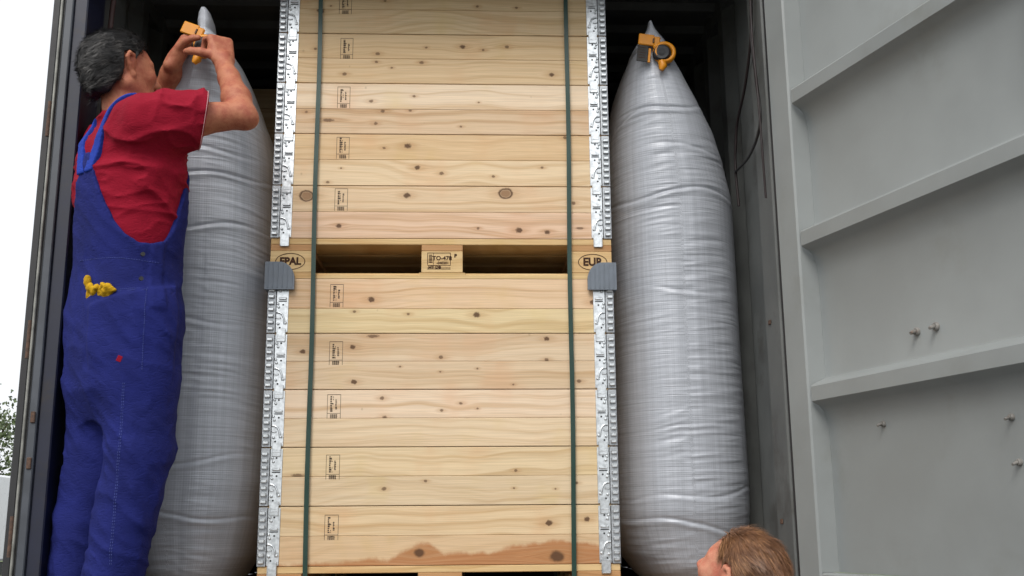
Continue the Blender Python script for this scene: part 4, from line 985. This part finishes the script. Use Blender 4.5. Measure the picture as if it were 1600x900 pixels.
    nk = np.array([-1.010,-0.372,3.003]); s.cut(lambda P: -(np.linalg.norm(P-nk-(np.clip((P-nk)@up,-0.05,0.08))[...,None]*up,axis=-1)-0.066), 0.08)
    obj('t_shirt', s.mesh('t_shirt',1), M['shirt'], root, L)
    # sleeve hem stitching
    hem = MB(); cpt = shR+(elR-shR)*0.585; e1 = ortho((0,0,1), dR); e2 = np.cross(dR,e1)
    for k in range(36):
        pass
    ring = []
    for k in range(37):
        a = 2*math.pi*k/36; dd = e1*math.cos(a)+e2*math.sin(a); best = 0.08
        for r_ in np.arange(0.04,0.125,0.0015):
            q = cpt+dd*r_; q = q-hemn*((q-cpt)@hemn)/max(hemn@hemn,1e-6); ii = np.round((q-s.lo)/s.h).astype(int)
            if (ii < 0).any() or (ii >= s.n).any(): continue
            if s.F[tuple(ii)] < 0.002: best = r_
        q = cpt+dd*(best+0.0015); ring.append(q-hemn*((q-cpt)@hemn))
    hem.tube(ring, 0.0011, 5, False).build('hem_stitch', M['stitch'], root, L)
    # overalls: trousers and a bib cut low at the sides
    o = Field((-1.34,-0.66,1.46),(-0.66,0.06,2.98),0.006)
    orow = [(np.array(c), w_+0.024, d_+0.027) for c,w_,d_ in rows[:-2]]
    orow = [(np.array((-0.99,-0.305,2.02)),0.120,0.090),(np.array((-0.99,-0.308,2.11)),0.168,0.130)]+orow+[(np.array((-0.995,-0.364,2.89)),0.205,0.146)]
    o.stack(orow, fw, rt, 0.07)
    for hp,kn,an,sg in ((hipR,knR,anR,1),(hipL,knL,anL,-1)):
        o.chain([(hp,0.122),(hp+(kn-hp)*0.5,0.112),(kn,0.097)], 0.03); o.chain([(kn,0.097),(kn+(an-kn)*0.5,0.090),(an,0.084)], 0.012)
    def zcut(P):
        Z = P[...,2]; z_ = [2.2,2.5,2.66,2.82,2.95]; X = P[...,0]-np.interp(Z,z_,[-0.99,-0.985,-0.982,-0.985,-1.0]); Y = P[...,1]-np.interp(Z,z_,[-0.31,-0.325,-0.345,-0.36,-0.366])
        u = X*rt[0]+Y*rt[1]; v = X*fw[0]+Y*fw[1]; c_ = v/(np.sqrt(u*u+v*v)+1e-6)
        zb = np.interp(-c_,[0.0,0.2,0.4,0.6,0.75,0.87,0.94,0.975,1.0],[2.562,2.548,2.548,2.572,2.612,2.67,2.73,2.79,2.84]); zf_ = 2.56+0.26*sstep(0.0,0.65,c_)
        return np.where(c_ < 0, zb, zf_)
    # pocket patch on the right hip
    def pocket(P):
        u = (P[...,0]+0.988)*rt[0]+(P[...,1]+0.31)*rt[1]; v = (P[...,0]+0.988)*fw[0]+(P[...,1]+0.31)*fw[1]; an_ = np.arctan2(v,u)
        m_ = (u > 0)*sstep(-1.30,-1.24,an_)*sstep(0.25,0.19,an_)*sstep(2.425+0.05*an_,2.416+0.05*an_,P[...,2])*sstep(2.10,2.24,P[...,2]); return -0.008*m_
    def placket(P):
        u = (P[...,0]+0.984)*rt[0]+(P[...,1]+0.33)*rt[1]; v = (P[...,0]+0.984)*fw[0]+(P[...,1]+0.33)*fw[1]; an_ = np.arctan2(v,u)
        return -0.004*(u > 0)*sstep(-0.22,-0.19,an_)*sstep(0.05,0.02,an_)*sstep(2.34,2.35,P[...,2])
    def ofold(P):
        zz = P[...,2]; low = sstep(2.45,2.15,zz)
        a = folds(P+np.array([0,0,1])*(P[...,:1]*0.9), 41, 0.009, (5.5,5.5,7), 0); b = folds(P+np.array([0,0,1])*(P[...,:1]*1.3+P[...,1:2]*0.5), 51, 0.009, (6,6,13), 0)
        knee = np.exp(-((zz-1.93)/0.10)**2)+np.exp(-((zz-2.27)/0.08)**2)*0.8+np.exp(-((zz-1.60)/0.10)**2)*0.9
        return a*(0.50+0.3*low)+b*knee*0.70+folds(P+np.array([0,0,1])*(P[...,:1]*0.9), 55, 0.0030, (13,13,19), 0)
    o.displace(lambda P: pocket(P)+placket(P)+ofold(P), 0.06)
    o.cut(lambda P: (P[...,2]-zcut(P))*0.8, 0.10)
    o.cut(lambda P: 1.500-P[...,2])
    obj('overalls', o.mesh('overalls',1), M['denim'], root, L)
    # straps lie on the shirt: the shirt's own shape grown outwards, kept where the strap runs
    for nm, sg in (('strap',1),('strap',-1)):
        b = Field((-1.26,-0.66,2.70),(-0.76,-0.05,3.10),0.004)
        b.stack([(c,w_+0.012,d_+0.014) for c,w_,d_ in srows], fw, rt, 0.05); b.chain([(shR-rt*0.05,0.096),(shR,0.090),(shR+(elR-shR)*0.36,0.089)],0.06); b.chain([(shL+rt*0.03,0.096),(shL,0.094)],0.05)
        org = np.array([-0.995,-0.365,2.955])
        def msk(P, sg=sg):
            q = P-org; u = q@rt*sg; v = q@fw; z_ = q[...,2]
            nb = np.array([0.24,-0.075]); nb /= np.linalg.norm(nb); bk = np.abs((u-0.088)*nb[0]+(z_-0.03)*nb[1])-0.018; fr = np.abs(u-0.088)-0.018
            return np.where(v < 0, bk, fr)
        b.cut(msk, 0.2); b.cut(lambda P: np.where((P-org)@fw < 0, 2.77, 2.80)-P[...,2], 0.2)
        obj(nm, b.mesh('strap',1), M['denim2'], root, L)
    # shoes
    for an in (anR,anL):
        q = Field(tuple(an+np.array([-0.2,-0.2,-0.12])),tuple(an+np.array([0.26,0.26,0.05])),0.007)
        q.capsule(an+up*-0.045-fw*0.045, an+up*-0.050+fw*0.08, 0.050, 0.046, 0.03); q.capsule(an+up*-0.055+fw*0.06, an+up*-0.060+fw*0.18, 0.044, 0.036, 0.04); q.capsule(an, an+up*-0.04, 0.050, 0.052, 0.03)
        q.cut(lambda P: 1.4315-P[...,2]); obj('shoe', q.mesh('shoe',1), M['shoe'], root, L)
    MB().cbox(-0.007,0.007,-0.002,0.002,-0.009,0.009,0.001).build('care_tag', M['shirt'], root, tuple(np.array([-0.925,-0.530,2.185])+np.array(L)), (0,0.35,0.3))
    for z in (2.505,2.43): MB().cyl((0,0.004,0),(0,-0.004,0),0.0065,12).build('button', M['rubber'], root, tuple(np.array([-0.885,-0.508,z])+np.array(L)), (0,0,0.55))
    def surf(x, z):
        ix = int(round((x-o.lo[0])/o.h)); iz = int(round((z-o.lo[2])/o.h)); col = o.F[ix,:,iz]; j = int(np.argmax(col < 0)); fr = col[j-1]/(col[j-1]-col[j]) if j > 0 else 0.0; return float(o.lo[1]+o.h*(j-1+fr))
    def stitch(pts, mat=M['seam'], r=0.0011):
        mb = MB(); q = [np.array((x, surf(x,z)-0.0004, z))+np.array(L) for x,z in pts]
        for i in range(0, len(q)-1, 2): mb.tube([q[i], q[i+1]], r, 4)
        mb.build('seam_stitch', mat, root)
    lp_ = lambda a, b, n: [(a[0]+(b[0]-a[0])*i/n, a[1]+(b[1]-a[1])*i/n) for i in range(n+1)]
    stitch(lp_((-1.05,2.392),(-0.87,2.408),61)); stitch(lp_((-1.05,2.386),(-0.87,2.402),61))
    stitch(lp_((-0.872,2.40),(-0.872,2.16),71)); stitch(lp_((-0.925,2.12),(-0.945,1.60),121)); stitch(lp_((-0.920,2.12),(-0.940,1.60),121))
    stitch(lp_((-1.10,2.505),(-0.85,2.49),71))
    return surf
SURF = person_overalls()

def glove(fingers, seed, label):
    """limp glove pushed into the pocket: its fingers hang out over the edge"""
    x0 = fingers[0][0][0][0]; org = np.array([x0, SURF(x0,2.405), 2.405]); f = Field((-0.09,-0.06,-0.06),(0.09,0.07,0.08),0.0025)
    for pts, r in fingers:
        P = [np.array([x, SURF(x,2.40)+dy, z])-org for x,dy,z in pts]; f.chain([(P[q], r*(1.0,1.05,0.95,0.85)[q]) for q in range(len(P))], 0.006)
    f.displace(lambda P: 0.006*(vn(P*60,seed)-0.5)+0.003*(vn(P*150,seed+1)-0.5), 0.03)
    tag(obj('work_glove', f.mesh('work_glove',1), M['glove'], None, tuple(org)), label, 'glove', 'gloves in the hip pocket')
glove([([(-1.050,0.012,2.385),(-1.056,-0.002,2.412),(-1.060,-0.008,2.428),(-1.061,-0.010,2.442)],0.0100),([(-1.056,0.010,2.385),(-1.050,-0.003,2.408),(-1.043,-0.010,2.416),(-1.034,-0.008,2.404)],0.0090),([(-1.040,0.012,2.385),(-1.034,-0.004,2.403),(-1.024,-0.010,2.409)],0.0095)], 3, 'yellow work glove in the overalls pocket, the one nearer his back')
glove([([(-1.014,0.012,2.378),(-1.010,-0.004,2.404),(-1.002,-0.012,2.414),(-0.994,-0.011,2.408)],0.0092),([(-1.000,0.012,2.378),(-0.994,-0.006,2.398),(-0.984,-0.012,2.410),(-0.976,-0.010,2.402)],0.0090),([(-0.990,0.012,2.378),(-0.978,-0.003,2.393),(-0.966,-0.006,2.398)],0.0085)], 5, 'yellow work glove in the overalls pocket, the one nearer the bag')

# ---- the onlooker below, only his head shows
def person_onlooker():
    base = np.array([0.735,-1.27,0.004]); fa = math.radians(152); fw = np.array([math.cos(fa),math.sin(fa),0]); rt = np.array([math.sin(fa),-math.cos(fa),0]); up = np.array([0,0,1.0])
    root = empty('person', tuple(base)); tag(root, 'man with short light brown hair looking up, only his head showing at the bottom', 'person')
    L = tuple(-base); p = lambda a,b,z: base+fw*a+rt*b+up*z
    ha = math.radians(134); pt = math.radians(30); hf = np.array([math.cos(ha)*math.cos(pt),math.sin(ha)*math.cos(pt),math.sin(pt)]); hr = np.array([math.sin(ha),-math.cos(ha),0]); hu = np.cross(hr,hf)
    hc = np.array([0.689,-1.255,1.585]); hsc = 0.90
    rows = [(p(0,0,0.80),0.155,0.110),(p(0,0,0.94),0.165,0.120),(p(0,0,1.06),0.150,0.112),(p(0.01,0,1.20),0.162,0.120),(p(0.01,0,1.33),0.175,0.118),(p(-0.005,0,1.41),0.150,0.095),(p(-0.02,0,1.455),0.085,0.07)]
    f = Field((0.30,-1.68,0.0),(1.16,-0.85,1.75),0.005)
    f.stack(rows, fw, rt, 0.04); f.chain([(p(-0.02,0,1.42),0.068),(p(0.0,0,1.49),0.060),(hc-hu*0.05-hf*0.02,0.058)], 0.03)
    jj = []
    for s in (-1,1):
        sh, el, wr = p(-0.01,s*0.185,1.385), p(-0.04,s*0.235,1.10), p(0.06,s*0.230,0.86); jj.append((sh,el,wr,s))
        f.chain([(sh,0.055),(el,0.042)],0.03); f.chain([(el,0.042),(el+(wr-el)*0.3,0.044),(wr,0.027)],0.02); hand(f, wr, (0.05,0,-1), -rt*s, fw, (0.3,0.4,0.3), 0.3)
        hp, kn, an = p(0,s*0.09,0.86), p(0.02,s*0.10,0.48), p(-0.02,s*0.11,0.09)
        f.chain([(hp,0.09),(kn,0.058)],0.04); f.chain([(kn,0.056),(kn+(an-kn)*0.35,0.056),(an,0.040)],0.03); f.capsule(an+up*-0.045, an+up*-0.055+fw*0.14, 0.036, 0.028, 0.03)
    head(f, hc, hf, hr, hu, hsc); obj('body', f.mesh('body',1), M['skin2'], root, L)
    for s in (-1,1):
        e = obj('eye', MB().tube([(0,0,0),(0.004,0,0),(0.0055,0,0)],[0.006,0.004,0.001],8).mesh('eye'), M['iris'], root, tuple(hc+(hf*0.0885+hr*s*0.030+hu*0.005)*hsc+np.array(L)))
        e.rotation_euler = Vector(hf).to_track_quat('X','Z').to_euler()
    hair_cap((0.50,-1.46,1.40),(0.92,-1.05,1.76),0.004, hc, hf, hr, hu, hsc, 0.006, M['hair2'], root, 61, 0.058, 0.036, 24000, (-hf*0.8-hu*0.5+hr*0.2)).location = L
    j = Field((0.34,-1.66,0.80),(1.13,-0.88,1.50),0.008)
    j.stack([(c,w_+0.022,d_+0.024) for c,w_,d_ in rows[:-1]]+[(p(-0.012,0,1.445),0.105,0.085),(p(-0.01,0,1.475),0.075,0.072)], fw, rt, 0.05)
    for sh,el,wr,s in jj: j.chain([(sh,0.075),(el,0.060)],0.04); j.chain([(el,0.060),(el+(wr-el)*0.9,0.046)],0.03)
    j.displace(lambda P: folds(P,71,0.010,(8,8,14),0)); obj('jacket', j.mesh('jacket',1), M['dark_cloth'], root, L)
    t = Field((0.40,-1.60,0.07),(1.07,-0.95,0.97),0.009)
    t.stack([(p(0,0,0.78),0.175,0.135),(p(0,0,0.95),0.185,0.142)], fw, rt, 0.04)
    for s in (-1,1):
        hp, kn, an = p(0,s*0.09,0.84), p(0.02,s*0.10,0.48), p(-0.02,s*0.11,0.10); t.chain([(hp,0.105),(kn,0.080),(an,0.066)],0.03)
    t.displace(lambda P: folds(P,81,0.010,(7,7,13),0)); t.cut(lambda P: 0.085-P[...,2]); obj('trousers', t.mesh('trousers',1), M['brown_cloth'], root, L)
    for s in (-1,1):
        an = p(-0.02,s*0.11,0.09); q = Field(tuple(an+np.array([-0.22,-0.22,-0.10])),tuple(an+np.array([0.22,0.22,0.05])),0.008)
        q.capsule(an+up*-0.04-fw*0.03, an+up*-0.05+fw*0.15, 0.048, 0.040, 0.03); q.capsule(an, an+up*-0.03, 0.048, 0.05, 0.03); q.cut(lambda P: 0.005-P[...,2]); obj('shoe', q.mesh('shoe',1), M['shoe'], root, L)
person_onlooker()
